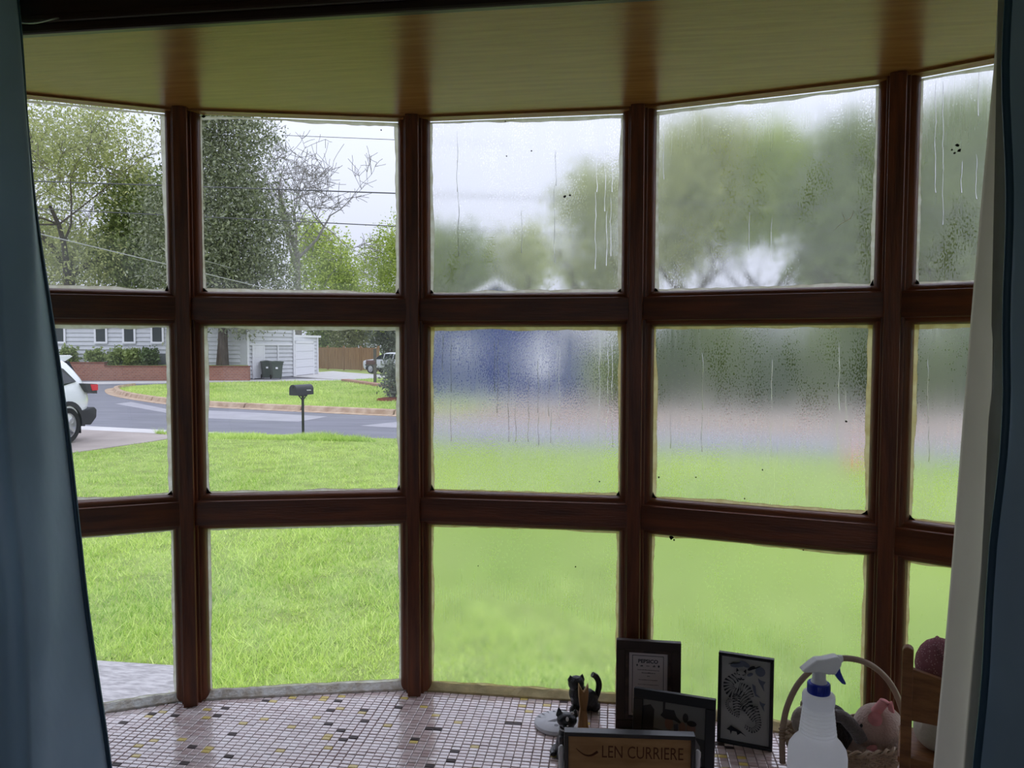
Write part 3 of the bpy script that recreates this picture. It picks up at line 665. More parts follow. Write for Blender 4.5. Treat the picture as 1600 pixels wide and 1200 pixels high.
body_pts = [(.036, .128), (.020, .114), (.024, .098), (.042, .090), (.052, .078), (.046, .064)]
striped(body_pts, [.008, .0095, .011, .013, .012, .008], 2, 1)
striped([(.038, .112), (.052, .106), (.060, .092)], [.006, .009, .006], 2, 1)
striped([(.034, .092), (.034, .074), (.036, .056)], [.008, .006, .005], 2, 1)
striped([(.046, .080), (.058, .066), (.068, .052)], [.009, .007, .005], 2, 1)
striped([(.066, .078), (.072, .060), (.074, .044), (.064, .034), (.050, .040)], [.007, .006, .005, .005, .003], 2, 1)
striped([(.040, .056), (.026, .062), (.018, .074), (.021, .084), (.026, .082)], [.003, .003, .003, .0032, .0032], 2, 1)
for ox, oz, rr_ in ((.034, .092, .006), (.050, .074, .005), (.068, .076, .005)):
    for rad in (rr_, rr_ * .55):
        q = [(ox + rad * math.cos(t), oz + rad * math.sin(t)) for t in [R_(25 * i) for i in range(13)]]; q2 = [(ox + rad * .78 * math.cos(t), oz + rad * .78 * math.sin(t)) for t in [R_(25 * i) for i in range(13)]][::-1]; sh.append((q + q2, 1))
sh.append((oval(.042, .134, .0095, .0085), 2)); sh += [([(.033, .139), (.034, .147), (.038, .142)], 1), ([(.046, .142), (.051, .147), (.051, .138)], 1), (oval(.0385, .135, .0016, .0012), 1), (oval(.046, .135, .0016, .0012), 1), ([(.040, .130), (.0445, .130), (.0425, .127)], 1), ([(.035, .128), (.049, .128), (.047, .1255), (.037, .1255)], 1)]
for a_, b_ in (((.034, .140), (.036, .137)), ((.050, .140), (.048, .137))): sh.append(([a_, b_, ((a_[0] + b_[0]) / 2, b_[1] - .004)], 1))
for ox, oz, k in ((.078, .126, 1), (.080, .086, .8)):          # birds
    sh += [([(ox - .006 * k, oz + .008 * k), (ox, oz + .004 * k), (ox + .008 * k, oz + .003 * k), (ox + .004 * k, oz - .004 * k), (ox + .006 * k, oz - .016 * k), (ox, oz - .006 * k), (ox - .004 * k, oz)], 3)]
sh += [([(.018, .030), (.026, .038), (.034, .034), (.044, .030), (.054, .022), (.044, .027), (.038, .022), (.036, .028), (.028, .028), (.026, .021), (.024, .028)], 1), ([(.062, .122), (.068, .118), (.070, .104), (.078, .098), (.068, .100), (.064, .110)], 3)]
for ox, oz, rx, rz_, a_, mi in ((.036, .152, .014, .004, .2, 3), (.048, .156, .010, .005, -.4, 3), (.060, .150, .008, .003, .6, 1), (.076, .146, .009, .009, 0, 3), (.058, .138, .006, .003, .5, 3), (.030, .155, .012, .0012, .25, 1), (.068, .152, .010, .0012, .5, 1)): sh.append((oval(ox, oz, rx, rz_, 12, a_), mi))
print_layers('tiger_print', fr, sh, .0062, TM)

# ---- nameplate in a black frame with silver posts
p0, p1 = fl(1.256, .089), fl(1.242, .306); ang = math.atan2(p1[1] - p0[1], p1[0] - p0[0]); NW = math.hypot(p1[0] - p0[0], p1[1] - p0[1]); NH = .100
npl = thing('nameplate', 'black framed wooden nameplate with burnt lettering in front of the snapshot', 'nameplate', (*p0, TILE), ang)
mb = MB()
for lo, hi in (((0, 0, 0), (NW, .018, .007)), ((0, 0, NH - .007), (NW, .018, NH)), ((0, 0, .007), (.007, .018, NH - .007)), ((NW - .007, 0, .007), (NW, .018, NH - .007))): mb.box2(lo, hi)
mb.build('frame', mat('black_slate_frame', (.018, .020, .020), .3, .55), npl, bevel=.001)
M_npw = mat('varnished_pine', (0.42, 0.24, 0.085), .4, .5, col2=(.30, .15, .045), scale=16, stretch=(1, 1, 4)); M_burn = mat('burnt_letter', (.10, .035, .012), .7, .3)
MB().box2((.006, .006, .006), (NW - .006, .014, NH - .006)).build('board', M_npw, npl)
lettering('LEN CURRIERE', .030, M_burn, npl, (NW * .60, .0057, NH - .044), sx=.70, spacing=1.0)
mb = MB(); mb.tube([(.020 + i * .004, .0056, .070 - .012 * math.sin(i * .31)) for i in range(10)], [.0004 + .0002 * i for i in range(10)], 5); mb.build('flourish', M_burn, npl)
for x_ in (-.005, NW + .005):
    mb = MB(); mb.lathe([(.0045, 0), (.0045, .058), (.0054, .062), (.0052, .069), (.002, .073)], 14, c=(x_, .009, 0)); mb.box((x_ * .5 + (NW / 2 if x_ > 0 else 0), .009, .003), (abs(x_) * .2 + .004, .01, .006)); mb.build('silver_post', M_silv, npl, smooth=True)

# ---- spray bottle
bx, by = fl(1.115, .456)
sp = thing('spray_bottle', 'white plastic spray bottle with blue trigger and collar', 'spray bottle', (bx, by, TILE), YAW)
M_pl = mat('translucent_white_plastic', (.98, .985, 1.0), .4, .45, trans=.88); M_plw = mat('white_plastic', (.92, .92, .93), .35, .5, trans=.35); M_bl = mat('blue_plastic', (.012, .035, .42), .3, .5)
prof = [(.001, 0), (.038, 0), (.0415, .004), (.042, .012), (.042, .118), (.0405, .127), (.035, .136), (.0285, .143), (.0262, .149)]
prof = [(a, z + (.023 if z > .1 else 0)) for a, z in prof]
for i in range(8):
    z = .172 + i * .0052; rr_ = .0260 - .0006 * i; prof += [(rr_ + .0006, z), (rr_ + .0006, z + .0026), (rr_ - .0004, z + .0034), (rr_ - .0004, z + .0048)]
prof += [(.0215, .214), (.0225, .216), (.0232, .222), (.0232, .229), (.0220, .2325), (.0165, .234)]
mb = MB(); mb.lathe(prof, 40); mb.build('bottle', M_pl, sp, smooth=True, angle=35)
UPZ = Matrix.Translation((0, 0, .023))
mb = MB(); pts = [(.0158, .2105), (.0160, .2115), (.0160, .2250), (.0150, .2262), (.001, .2262)]
mb.lathe(pts, 36, M=UPZ)
for k in range(30): mb.box2((.0155, -.0006, .2125), (.0164, .0006, .2245), UPZ @ Matrix.Rotation(k * math.pi / 15, 4, 'Z'))
mb.build('collar', M_bl, sp, smooth=True)
hd = MB(); Mh = Matrix.Rotation(R_(0), 4, 'Z')
hd.lathe([(.0125, .226), (.0112, .229), (.0098, .232), (.0092, .246)], 20, M=UPZ)
head = [(-.0280, .2455), (-.0215, .2435), (-.004, .2440), (.012, .2405), (.0215, .2405), (.0295, .2535), (.0305, .2600), (.0285, .2655), (.0240, .2680), (.0065, .2640), (-.0060, .2630), (-.0130, .2580)]
hd.prism(head, -.0085, .0085, axis='y', M=UPZ); hob = hd.build('spray_head', M_plw, sp, bevel=.0022)
mb = MB(); mb.lathe([(.0055, 0), (.0058, .004), (.0050, .006), (.002, .006)], 16, M=UPZ @ Matrix.Translation((.0275, 0, .2620)) @ Matrix.Rotation(R_(90), 4, 'Y')); mb.build('nozzle', M_plw, sp, smooth=True)
mb = MB(); mb.prism([(.0215, .2405), (.0285, .2520), (.0300, .2440), (.0345, .2340), (.0385, .2265), (.0370, .2245), (.0320, .2265), (.0270, .2320)], -.0055, .0055, axis='y', M=UPZ); mb.build('trigger', M_bl, sp, bevel=.0014)
mb = MB(); mb.tube([(0, 0, .01), (.004, 0, .1), (0, 0, .22)], .0018, 6); mb.build('dip_tube', M_plw, sp)

# ---- wicker basket with two plush toys
kx, ky = fl(1.315, .584)
bk = thing('wicker_basket', 'oval wicker basket with a tall bentwood handle', 'basket', (kx, ky, TILE), YAW)
M_wick = mat('wicker', (.46, .35, .24), .6, .4, col2=(.30, .21, .13), scale=40); M_cane = mat('handle_cane', (.42, .31, .23), .45, .5, var=.25, scale=30)
RX, RY, BH = .104, .068, .068
def rim(z, t, d=0): s = .74 + .26 * min(1, z / BH) ** .8; return ((RX * s + d) * math.cos(t), (RY * s + d) * math.sin(t), z)
mb = MB(); nst = 44
for k in range(nst):
    t = 2 * math.pi * k / nst; mb.tube([rim(z, t) for z in (.002, .02, .04, BH)], .0016, 5)
mb.build('stakes', M_wick, bk)
mb = MB()
for i in range(15):
    z = .004 + i * .0044; pts = [rim(z, 2 * math.pi * j / 88, .0017 * (1 if (j // 1 + i) % 2 else -1)) for j in range(89)]; mb.tube(pts, .0019, 5, cap=False)
ob = mb.build('weave', M_wick, bk, smooth=True); ob['kind'] = 'stuff'
mb = MB(); mb.lathe([(.001, 0), (.74, 0), (.74, .004), (.001, .004)], 40, sx=RX, sy=RY); mb.build('base', M_wick, bk)
mb = MB()
for ph in (0, 1):
    pts = []
    for j in range(121):
        t = 2 * math.pi * j / 120; w2 = t * 18 + ph * math.pi; x_, y_, z_ = rim(BH, t, .0035 * math.cos(w2)); pts.append((x_, y_, z_ + .0035 * math.sin(w2)))
    mb.tube(pts, .0026, 6, cap=False)
mb.build('rim_braid', M_wick, bk, smooth=True)
hp = [(-RX - .003, 0, .015), (-RX - .004, 0, BH), (-.101, 0, .115), (-.080, 0, .160), (-.045, 0, .192), (-.004, 0, .203), (.040, 0, .193), (.076, 0, .162), (.099, 0, .116), (RX + .004, 0, BH), (RX + .003, 0, .015)]
mb = MB(); mb.tube(bez(hp, 8), .0052, 10); hd_ = mb.build('handle', M_cane, bk, smooth=True)
for s in (-1, 1):
    mb = MB(); mb.tube([(s * (RX + .004) + .0055 * math.cos(t), .0055 * math.sin(t), BH - .012 + t * .0009) for t in [i * .7 for i in range(40)]], .0016, 5); mb.build('wrap', M_wick, hd_)
def toy(name, label, x_, y_, z_, rz): 
    q = Vector((x_, y_, 0)); q.rotate(Matrix.Rotation(YAW, 3, 'Z')); return thing(name, label, 'plush toy', (kx + q.x, ky + q.y, TILE + z_), YAW + rz, 'plush toys in the basket')
M_pig = mat('cream_pink_plush', (.66, .50, .42), .95, .1, col2=(.56, .39, .33), scale=14, bump=.5, bscale=260, sheen=.6); M_pink = mat('pink_felt', (.80, .36, .37), .9, .1, var=.2, scale=40)
pg = toy('plush_pig', 'pinkish cream plush pig lying back in the basket, snout up', .050, -.004, .022, 0)
mb = MB(); mb.ell((.008, 0, .062), (.043, .036, .039)); mb.ell((-.018, -.004, .020), (.036, .032, .020)); mb.ell((-.012, -.030, .024), (.030, .012, .012), Matrix.Rotation(.3, 4, 'Y')); mb.ell((.022, -.030, .030), (.018, .014, .014))
remesh(mb.build('body', M_pig, pg), .0028, 4)
mb = MB(); mb.tube(bez([(-.004, -.014, .094), (.000, -.020, .106), (.006, -.022, .115)], 5), [.0085, .0085, .0083, .0082, .0081, .0080, .0080, .0080, .0078, .0078, .0075], 14); mb.ell((.0065, -.022, .1165), (.0085, .0080, .0035), Matrix.Rotation(.3, 4, 'Y')); mb.build('snout', M_pink, pg, smooth=True)
mb = MB(); mb.lathe([(.001, .001), (.006, .0), (.0105, .004), (.0115, .010), (.0098, .0085), (.006, .005), (.001, .004)], 18, M=Matrix.Translation((-.012, -.027, .089)) @ Matrix.Rotation(R_(70), 4, 'X') @ Matrix.Rotation(R_(-20), 4, 'Y')); mb.build('ear', M_pink, pg, smooth=True)
mb = MB(); mb.lathe([(.001, .001), (.005, .0), (.009, .004), (.010, .008), (.006, .005), (.001, .003)], 18, M=Matrix.Translation((.012, -.024, .107)) @ Matrix.Rotation(R_(60), 4, 'X') @ Matrix.Rotation(R_(60), 4, 'Y')); mb.build('ear', M_pink, pg, smooth=True)
mb = MB(); mb.ell((-.030, -.017, .071), (.0026, .002, .0034)); mb.build('eye', M_blk, pg, smooth=True)
mb = MB(); mb.ell((-.020, -.030, .034), (.014, .006, .007), Matrix.Rotation(-.6, 4, 'Y')); mb.build('cheek_patch', M_pink, pg, smooth=True)
M_gry = mat('grey_plush', (.22, .20, .19), .95, .1, col2=(.15, .135, .13), scale=14, bump=.5, bscale=260, sheen=.6); M_dkp = mat('dark_brown_plush', (.035, .024, .020), .95, .1, bump=.5, scale=14, bscale=260, sheen=.5); M_tan = mat('pale_tan_plush', (.50, .44, .38), .95, .1, var=.1, scale=20, bump=.4, bscale=260, sheen=.5)
gp = toy('plush_monkey', 'dark brown plush toy with a grey arm behind the spray bottle', -.030, .012, .030, 0)
mb = MB(); mb.ell((.012, -.002, .028), (.036, .030, .038)); mb.ell((.014, 0, .060), (.026, .024, .024)); remesh(mb.build('body', M_dkp, gp), .0028, 4)
mb = MB(); mb.tube(bez([(.004, -.020, .075), (.022, -.026, .074), (.040, -.029, .055), (.054, -.030, .036)], 6), [.011] * 8 + [.0115] * 6 + [.0125] * 4 + [.008], 14); mb.build('arm', M_gry, gp, smooth=True)
mb = MB(); mb.ell((-.040, -.010, .060), (.022, .018, .026)); mb.build('head', M_tan, gp, smooth=True)
mb = MB(); mb.ell((-.030, .004, .082), (.012, .008, .012)); mb.build('ear', M_tan, gp, smooth=True)

# ---- small wooden chair with a rag doll
qx, qy = fl(1.115, .587)
ch = thing('doll_chair', 'small brown wooden doll chair half behind the right curtain', 'doll chair', (qx, qy, TILE), YAW - R_(28))
M_cw = mat('brown_doll_chair_wood', (.27, .115, .042), .5, .4, col2=(.16, .06, .022), scale=18, stretch=(1.2, 3, 5), bump=.15)
CW, CD = .115, .090
def rounded(w_, h, n=6): return [(-w_, 0), (w_, 0), (w_, h - w_)] + [(w_ * math.cos(t), h - w_ + w_ * math.sin(t)) for t in [math.pi * i / n for i in range(1, n)]] + [(-w_, h - w_)]
for x_ in (0, CW):
    mb = MB(); mb.prism([(x_ + a, z) for a, z in rounded(.0075, .305)], -.008, .008, axis='y'); mb.build('back_post', M_cw, ch, bevel=.0015)
    mb = MB(); mb.box2((x_ - .007, CD - .008, 0), (x_ + .007, CD + .006, .13)); mb.build('leg', M_cw, ch, bevel=.0015)
    mb = MB(); mb.box2((x_ - .005, .006, .045), (x_ + .005, CD - .006, .057)); mb.build('stretcher', M_cw, ch)
mb = MB(); mb.prism([(.006, .195), (CW - .006, .195), (CW - .006, .273), (CW / 2, .262), (.006, .273)], -.006, .004, axis='y'); mb.build('back_panel', M_cw, ch, bevel=.0012)
mb = MB(); mb.box2((-.010, -.006, .128), (CW + .010, CD + .012, .138)); mb.build('seat', M_cw, ch, bevel=.002)
mb = MB(); mb.box2((.006, -.005, .108), (CW - .006, .004, .128)); mb.build('seat_rail', M_cw, ch)
q = Vector((CW * .37, CD * .48, 0)); q.rotate(Matrix.Rotation(YAW - R_(28), 3, 'Z'))
dl = thing('rag_doll', 'rag doll in a dotted plum bonnet sitting on the doll chair', 'doll', (qx + q.x, qy + q.y, TILE + .138), YAW - R_(28))
M_bon = mat('plum_dotted_cotton', (.24, .10, .12), .9, .1)
_t = M_bon.node_tree; _v = _t.nodes.new('ShaderNodeTexVoronoi'); _v.inputs['Scale'].default_value = 330; _c = _t.nodes.new('ShaderNodeTexCoord'); _t.links.new(_c.outputs['Object'], _v.inputs['Vector'])
_r = _t.nodes.new('ShaderNodeValToRGB'); _r.color_ramp.elements[0].color = (.60, .42, .44, 1); _r.color_ramp.elements[1].color = (.24, .10, .12, 1); _r.color_ramp.elements[0].position = .18; _r.color_ramp.elements[1].position = .26
_t.links.new(_v.outputs['Distance'], _r.inputs['Fac']); _t.links.new(_r.outputs[0], _t.nodes['Principled BSDF'].inputs['Base Color'])
mb = MB(); mb.ell((0, 0, .030), (.034, .030, .032)); mb.ell((0, -.004, .068), (.026, .023, .030)); mb.ell((-.014, .034, .014), (.012, .034, .012)); mb.ell((.014, .034, .014), (.012, .034, .012)); remesh(mb.build('body', mat('cream_muslin', (.50, .46, .38), .95, .1, bump=.3, scale=30), dl), .003, 3)
mb = MB(); mb.ell((0, .002, .128), (.034, .034, .042)); mb.build('bonnet', M_bon, dl, smooth=True)
mb = MB(); mb.tube(bez([(.006, -.030, .150), (-.002, -.020, .163), (-.004, 0, .170), (-.004, .02, .164)], 5), .003, 6); mb.build('bonnet_seam', M_bon, dl, smooth=True)
mb = MB(); mb.ell((0, .020, .120), (.024, .022, .026)); mb.build('face', MATS['cream_muslin'], dl, smooth=True)

# ================================================================== OUTSIDE
npr = np.random.default_rng(11)
def at(px, fwd, z=0.0):
    x, y = fl(fwd, (px - 800) / FPX * fwd); return Vector((x, y, z))
def zat(py, fwd): return EYE + (540 - py) / FPX * fwd
M_lawn = mat('lawn_soil', (0.32, 0.42, 0.11), 0.95, 0.1, col2=(0.22, 0.28, 0.08), scale=3.0, detail=8)
M_lawn2 = mat('far_lawn', (0.36, 0.43, 0.13), 0.95, 0.1, col2=(0.25, 0.32, 0.085), scale=1.2, detail=9)
M_asph = mat('asphalt', (0.20, 0.20, 0.225), 0.75, 0.4, col2=(0.16, 0.16, 0.18), scale=1.5, detail=8, stretch=(.4, 1.5, 1))
M_patch = mat('worn_asphalt', (0.36, 0.35, 0.37), 0.75, 0.4, var=0.12, scale=2, detail=8)
M_conc = mat('concrete', (0.46, 0.44, 0.43), 0.85, 0.3, var=0.4, scale=14, stretch=(1, 3, 1), detail=8, bump=0.3)
M_drive = mat('driveway_concrete', (0.40, 0.345, 0.31), 0.85, 0.3, var=0.2, scale=1.3, detail=8)
M_pale = mat('pale_concrete', (0.60, 0.58, 0.56), 0.8, 0.3, var=0.12, scale=1.5, detail=6)
M_kerb = mat('weathered_kerb', (0.52, 0.40, 0.29), 0.9, 0.2, col2=(0.36, 0.25, 0.17), scale=4, detail=8)
M_straw = mat('pine_straw', (0.34, 0.29, 0.25), 0.95, 0.1, col2=(0.27, 0.23, 0.20), scale=3, detail=9)
M_mulch = mat('red_mulch', (0.24, 0.07, 0.04), 0.95, 0.1, var=0.5, scale=20)
M_grass = mat('grass_blade', (0.76, 0.90, 0.27), 0.5, 0.45, col2=(0.27, 0.47, 0.065), attr='tint', trans=0.32)
M_bark = mat('bark', (0.13, 0.105, 0.085), 0.95, 0.1, var=0.4, scale=4, stretch=(3, 3, .6))
M_barkg = mat('grey_twig_bark', (0.30, 0.28, 0.27), 0.95, 0.1, var=0.3, scale=4)

# ---- ground
EDGE = [(-60, 22.5), (-30, 18.6), (-13.0, 16.3), (-8.8, 15.55), (-4.6, 15.5), (-3.4, 15.0), (0.0, 14.6), (4.1, 14.2), (9.0, 13.4), (40, 8.0)]
struct('ground', 'wide ground under the street and houses', 'ground', MB().box2((-150, -20, -0.3), (150, 200, -0.05)), M_lawn2)
lawn = struct('lawn', 'bright green front lawn running down to the street', 'lawn', MB().prism([(-60, -8), (40, -8)] + EDGE[::-1], -0.25, 0.0), M_lawn)
FAR = [(-60, 60), (-40, 41.5)]
KERB = [(-22.9, 33.6), (-22.3, 31.6), (-21.1, 29.8), (-19.6, 28.0), (-17.8, 26.3), (-15.0, 24.15), (-13.0, 23.2), (-11.3, 22.6), (-8.95, 21.9), (-6.3, 21.1), (-3.0, 20.2), (0.0, 19.5), (8.0, 17.6), (40, 10.0)]
struct('street', 'grey asphalt street crossing beyond the front lawn', 'street', MB().prism(EDGE + [(45, 30), (-10, 48), (-40, 45), (-75, 60)], -0.2, -0.03), M_asph)
b = MB()
def ppoly(mb, pix, z0, z1): mb.prism([tuple(on_z(px, py, 0)[:2]) for px, py in pix], z0, z1)
ppoly(b, [(326, 653), (466, 658), (512, 650), (420, 645), (326, 641)], -0.04, -0.026); ppoly(b, [(180, 631), (262, 645), (262, 639), (205, 628)], -0.04, -0.026)
ppoly(b, [(562, 664), (640, 668), (980, 684), (1500, 700), (1600, 694), (980, 672), (640, 656)], -0.04, -0.026)
patch = struct('street_patch', 'pale worn patches in the asphalt of the street', 'street patch', b, M_patch)
ISL = KERB + [(45, 32), (-4, 47), (-14.2, 44.0), (-15.1, 40.2), (-18.9, 38.2), (-22.0, 36.2)]
struct('corner_lawn', 'mown grass corner lot across the street behind the kerb', 'lawn', MB().prism([(x, y) for x, y in ISL][::-1], -0.2, 0.02), M_lawn2)
struct('straw_bed', 'brown pine straw strip along the far kerb', 'ground', MB().prism([(-4.6, 21.0), (0, 19.9), (8, 18.0), (40, 10.4), (40, 34), (-2, 34)], -0.1, 0.035), M_straw)
side = struct('side_street', 'pale concrete side street in front of the brick wall', 'side street', MB().prism([(-45, 30.5), (-27.0, 34.4), (-22.4, 36.9), (-18.9, 39.0), (-15.2, 41.3), (-12, 43.8), (-12, 46.2), (-16.5, 43.4), (-20.6, 41.0), (-24.2, 39.0), (-28, 37.0), (-46, 33)][::-1], -0.1, -0.01), M_pale)
kerb = thing('kerb', 'weathered tan concrete kerb curving round the corner lawn', 'kerb', (0, 0, 0), kind='structure')
kp = bez([(x, y, 0) for x, y in KERB[:-1]], 24); acc = [0.0]
for p, q in zip(kp, kp[1:]): acc.append(acc[-1] + (q - p).length)
i = 0; rk = random.Random(3)
while i < len(kp) - 2:
    L = rk.uniform(2.2, 3.4); j = i + 1
    while j < len(kp) - 1 and acc[j] - acc[i] < L: j += 1
    seg = kp[i:j + 1]; rows = []
    for q, p in enumerate(seg):
        d = (seg[min(q + 1, len(seg) - 1)] - seg[max(q - 1, 0)]).normalized(); n = Vector((-d.y, d.x, 0)); s_ = -1
        sh = d * (0.03 if q == 0 else -0.03 if q == len(seg) - 1 else 0); p = p + sh
        rows.append([p + n * -0.42 + Vector((0, 0, -.1)), p + n * -0.42 + Vector((0, 0, -.02)), p + n * -0.12 + Vector((0, 0, -.012)), p + n * -0.06 + Vector((0, 0, .11)), p + n * 0.1 + Vector((0, 0, .125)), p + n * 0.14 + Vector((0, 0, 0))])
    mb = MB(); mb.grid(rows); nn = len(rows[0]); mb.face(range(nn)); mb.face([len(mb.v) - nn + t for t in range(nn)][::-1])
    mb.build('kerb_stone', M_kerb, kerb); i = j
DRV = [(-9.15, 15.6), (-9.3, 14.2), (-9.75, 12.4), (-10.4, 9.5), (-12.2, 2.0), (-17.8, 2.0), (-16.2, 10.0), (-14.6, 16.6)]
struct('driveway', 'pinkish concrete driveway under the parked white SUV', 'driveway', MB().prism(DRV[::-1], -0.1, 0.012), M_drive)
struct('driveway_apron', 'pale concrete apron between driveway and street', 'driveway', MB().prism([(-9.15, 15.3), (-8.4, 15.75), (-15.4, 17.2), (-14.6, 16.4)], -0.1, 0.016), M_pale)
struct('patio_slab', 'grey weathered concrete slab below the leftmost facet', 'concrete slab', MB().prism([(-5.5, 1.3), (-2.42, 1.3), (-2.42, 4.0), (-2.62, 4.20), (-5.5, 4.20)], -0.1, 0.03), M_conc, bevel=0.01)
struct('far_driveway', 'pale driveway in front of the garage and wooden fence', 'driveway', MB().prism([tuple(at(px, f)[:2]) for px, f in ((458, 47.0), (492, 54), (520, 57), (545, 54), (610, 49), (640, 46), (560, 43.5), (520, 43.5))], -0.1, 0.03), M_pale)

# ---- grass blades on the near lawn (denser where nearer), none on slab and driveway
def blades(name, parent, n, ylo, yhi, hlo, hhi, wd, seed, keep, power=1.0):
    r = np.random.default_rng(seed); u = r.random(n)
    y = ylo * (yhi / ylo) ** u if power else ylo + (yhi - ylo) * u
    x = (-1.02 + 1.86 * r.random(n)) * (y + 0.9)
    m = keep(x, y); x, y = x[m], y[m]; n = len(x)
    sc = 1 + 0.05 * (y - ylo)
    clump = 0.75 + 0.5 * np.sin(x * 3.1 + 1.7 * np.sin(y * 2.3)) * np.sin(y * 2.7 + np.cos(x * 1.9))
    h = (hlo + (hhi - hlo) * r.random(n) ** 2) * np.clip(clump, 0.5, 1.3) * np.minimum(sc, 1.1)
    w_ = wd * sc * (0.7 + 0.6 * r.random(n)); a = r.random(n) * 2 * np.pi; le = r.normal(0, 0.55, (n, 2)) * h[:, None]
    base = np.stack([x, y, np.zeros(n)], 1); side_ = np.stack([np.cos(a) * w_, np.sin(a) * w_, np.zeros(n)], 1)
    tip = base + np.stack([le[:, 0], le[:, 1], h], 1)
    co = np.empty((n, 3, 3)); co[:, 0] = base - side_; co[:, 1] = base + side_; co[:, 2] = tip
    t = np.clip(0.55 + 0.28 * np.sin(x * .9 + np.sin(y * .7)) * np.sin(y * 1.1) + r.normal(0, .36, n), 0, 1)
    ob = big_mesh(name, co.reshape(-1, 3), np.arange(3 * n), 3, M_grass, parent, t); ob['kind'] = 'stuff'; return ob
ex = np.array([p[0] for p in EDGE]); ey = np.array([p[1] for p in EDGE])
def keep_lawn(x, y):
    drv = np.interp(y, [2, 9.5, 12.4, 14.2, 15.6], [-12.2, -10.4, -9.75, -9.3, -9.15])
    slab = (x < -2.42) & (y < 4.24) & (x > -5.5)
    bayw = (x > -1.5) & (x < 1.1) & (y < 1.75)
    return (y < np.interp(x, ex, ey) - 0.02) & (x > drv + 0.03) & ~slab & ~bayw
blades('grass_blades', lawn, 330000, 1.9, 16.0, 0.030, 0.080, 0.0034, 5, keep_lawn)
def keep_verge(x, y): return (np.abs(x + 7.2 + .5 * np.sin(y * 7)) < 2.0 + .4 * np.sin(x * 5 + y * 9)) & (y > 14.9) & (y < np.interp(x, ex, ey) + 0.03)
blades('verge_grass', lawn, 160000, 14.9, 15.7, 0.04, 0.14, 0.005, 6, keep_verge)

kx_ = np.array([p[0] for p in KERB]); ky_ = np.array([p[1] for p in KERB]); tx_ = np.array([-22.0, -18.9, -15.1, -14.2, -4]); ty_ = np.array([36.0, 38.0, 40.0, 43.8, 46.8])
def keep_corner(x, y): return (y > np.interp(x, kx_, ky_) + .2) & (y < np.interp(x, tx_, ty_)) & (x > -22) & (x < -4.8)
ob = blades('corner_grass', bpy.data.objects['corner_lawn'], 260000, 20.5, 44.0, 0.05, 0.13, 0.006, 8, keep_corner); ob.location.z = .02
# ---- foliage and trees
def leaf_mat(name, hi, lo, rough=0.5, spec=0.4, trans=0.3): return mat(name, hi, rough, spec, col2=lo, attr='tint', trans=trans)
LM = {'magnolia': leaf_mat('magnolia_leaf', (0.40, 0.43, 0.25), (0.07, 0.095, 0.045), 0.34, 0.6, 0.15),
      'pale': leaf_mat('pale_spring_leaf', (0.68, 0.70, 0.28), (0.28, 0.33, 0.11)),
      'spring': leaf_mat('bright_spring_leaf', (0.60, 0.68, 0.16), (0.28, 0.38, 0.06)),
      'mid': leaf_mat('mid_green_leaf', (0.42, 0.50, 0.18), (0.15, 0.21, 0.055)),
      'olive': leaf_mat('olive_leaf', (0.46, 0.47, 0.26), (0.18, 0.20, 0.10)),
      'grey': leaf_mat('grey_green_leaf', (0.27, 0.30, 0.23), (0.09, 0.11, 0.08)),
      'deep': leaf_mat('deep_green_leaf', (0.18, 0.26, 0.09), (0.05, 0.085, 0.03))}
def leaves(name, parent, blobs, n_cl, per, cl_r, lsize, m, seed, asp=0.5):
    r = np.random.default_rng(seed); C = []; wts = np.array([b[1][0] * b[1][1] * b[1][2] for b in blobs]) ** 0.7; wts /= wts.sum()
    for (c, rad), wt in zip(blobs, wts):
        k = max(1, int(n_cl * wt)); d = r.normal(size=(k, 3)); d /= np.linalg.norm(d, axis=1)[:, None]
        C.append(np.asarray(c) + d * (r.random(k) ** 0.45)[:, None] * np.asarray(rad))
    C = np.concatenate(C); n = len(C) * per
    shade = np.repeat(r.random(len(C)), per)
    P = np.repeat(C, per, 0) + r.normal(size=(n, 3)) * cl_r
    a = r.normal(size=(n, 3)); a /= np.linalg.norm(a, axis=1)[:, None]; b_ = r.normal(size=(n, 3)); b_ -= (b_ * a).sum(1)[:, None] * a; b_ /= np.linalg.norm(b_, axis=1)[:, None]
    s = lsize * (0.6 + 0.8 * r.random(n))[:, None]
    co = np.empty((n, 4, 3)); co[:, 0] = P - a * s * .5; co[:, 1] = P + b_ * s * asp * .5; co[:, 2] = P + a * s * .5; co[:, 3] = P - b_ * s * asp * .5
    t = np.clip(0.30 + 0.35 * shade + r.normal(0, .2, n), 0, 1)
    ob = big_mesh(name, co.reshape(-1, 3), np.arange(4 * n), 4, m, parent, t); ob['kind'] = 'stuff'; return ob
def limbs(mb, p, d, L, rad, depth, r, up=0.15, spread=0.7, nseg=4, kids=(2, 4), minr=0.006):
    pts = [p]; q = p.copy(); dd = d.copy()
    for i in range(nseg):
        dd = (dd + Vector((r.gauss(0, .13), r.gauss(0, .13), r.gauss(0, .08) + up * .2))).normalized(); q = q + dd * (L / nseg); pts.append(q.copy())
    rs = [max(minr, rad * (1 - 0.55 * i / nseg)) for i in range(nseg + 1)]
    mb.tube(pts, rs, 7 if depth > 2 else 4, cap=False)
    if depth <= 0: return
    for k in range(r.randint(*kids)):
        t = r.uniform(0.45, 1.0); ip = pts[min(nseg, max(1, int(round(t * nseg))))]
        ax = Vector((r.gauss(0, 1), r.gauss(0, 1), r.gauss(0.1, .6))).normalized()
        nd = (dd * (1 - spread * .5) + ax * spread).normalized()
        limbs(mb, ip.copy(), nd, L * r.uniform(.55, .78), rs[-1] * r.uniform(.6, .85), depth - 1, r, up, spread, max(3, nseg - 1), kids, minr)
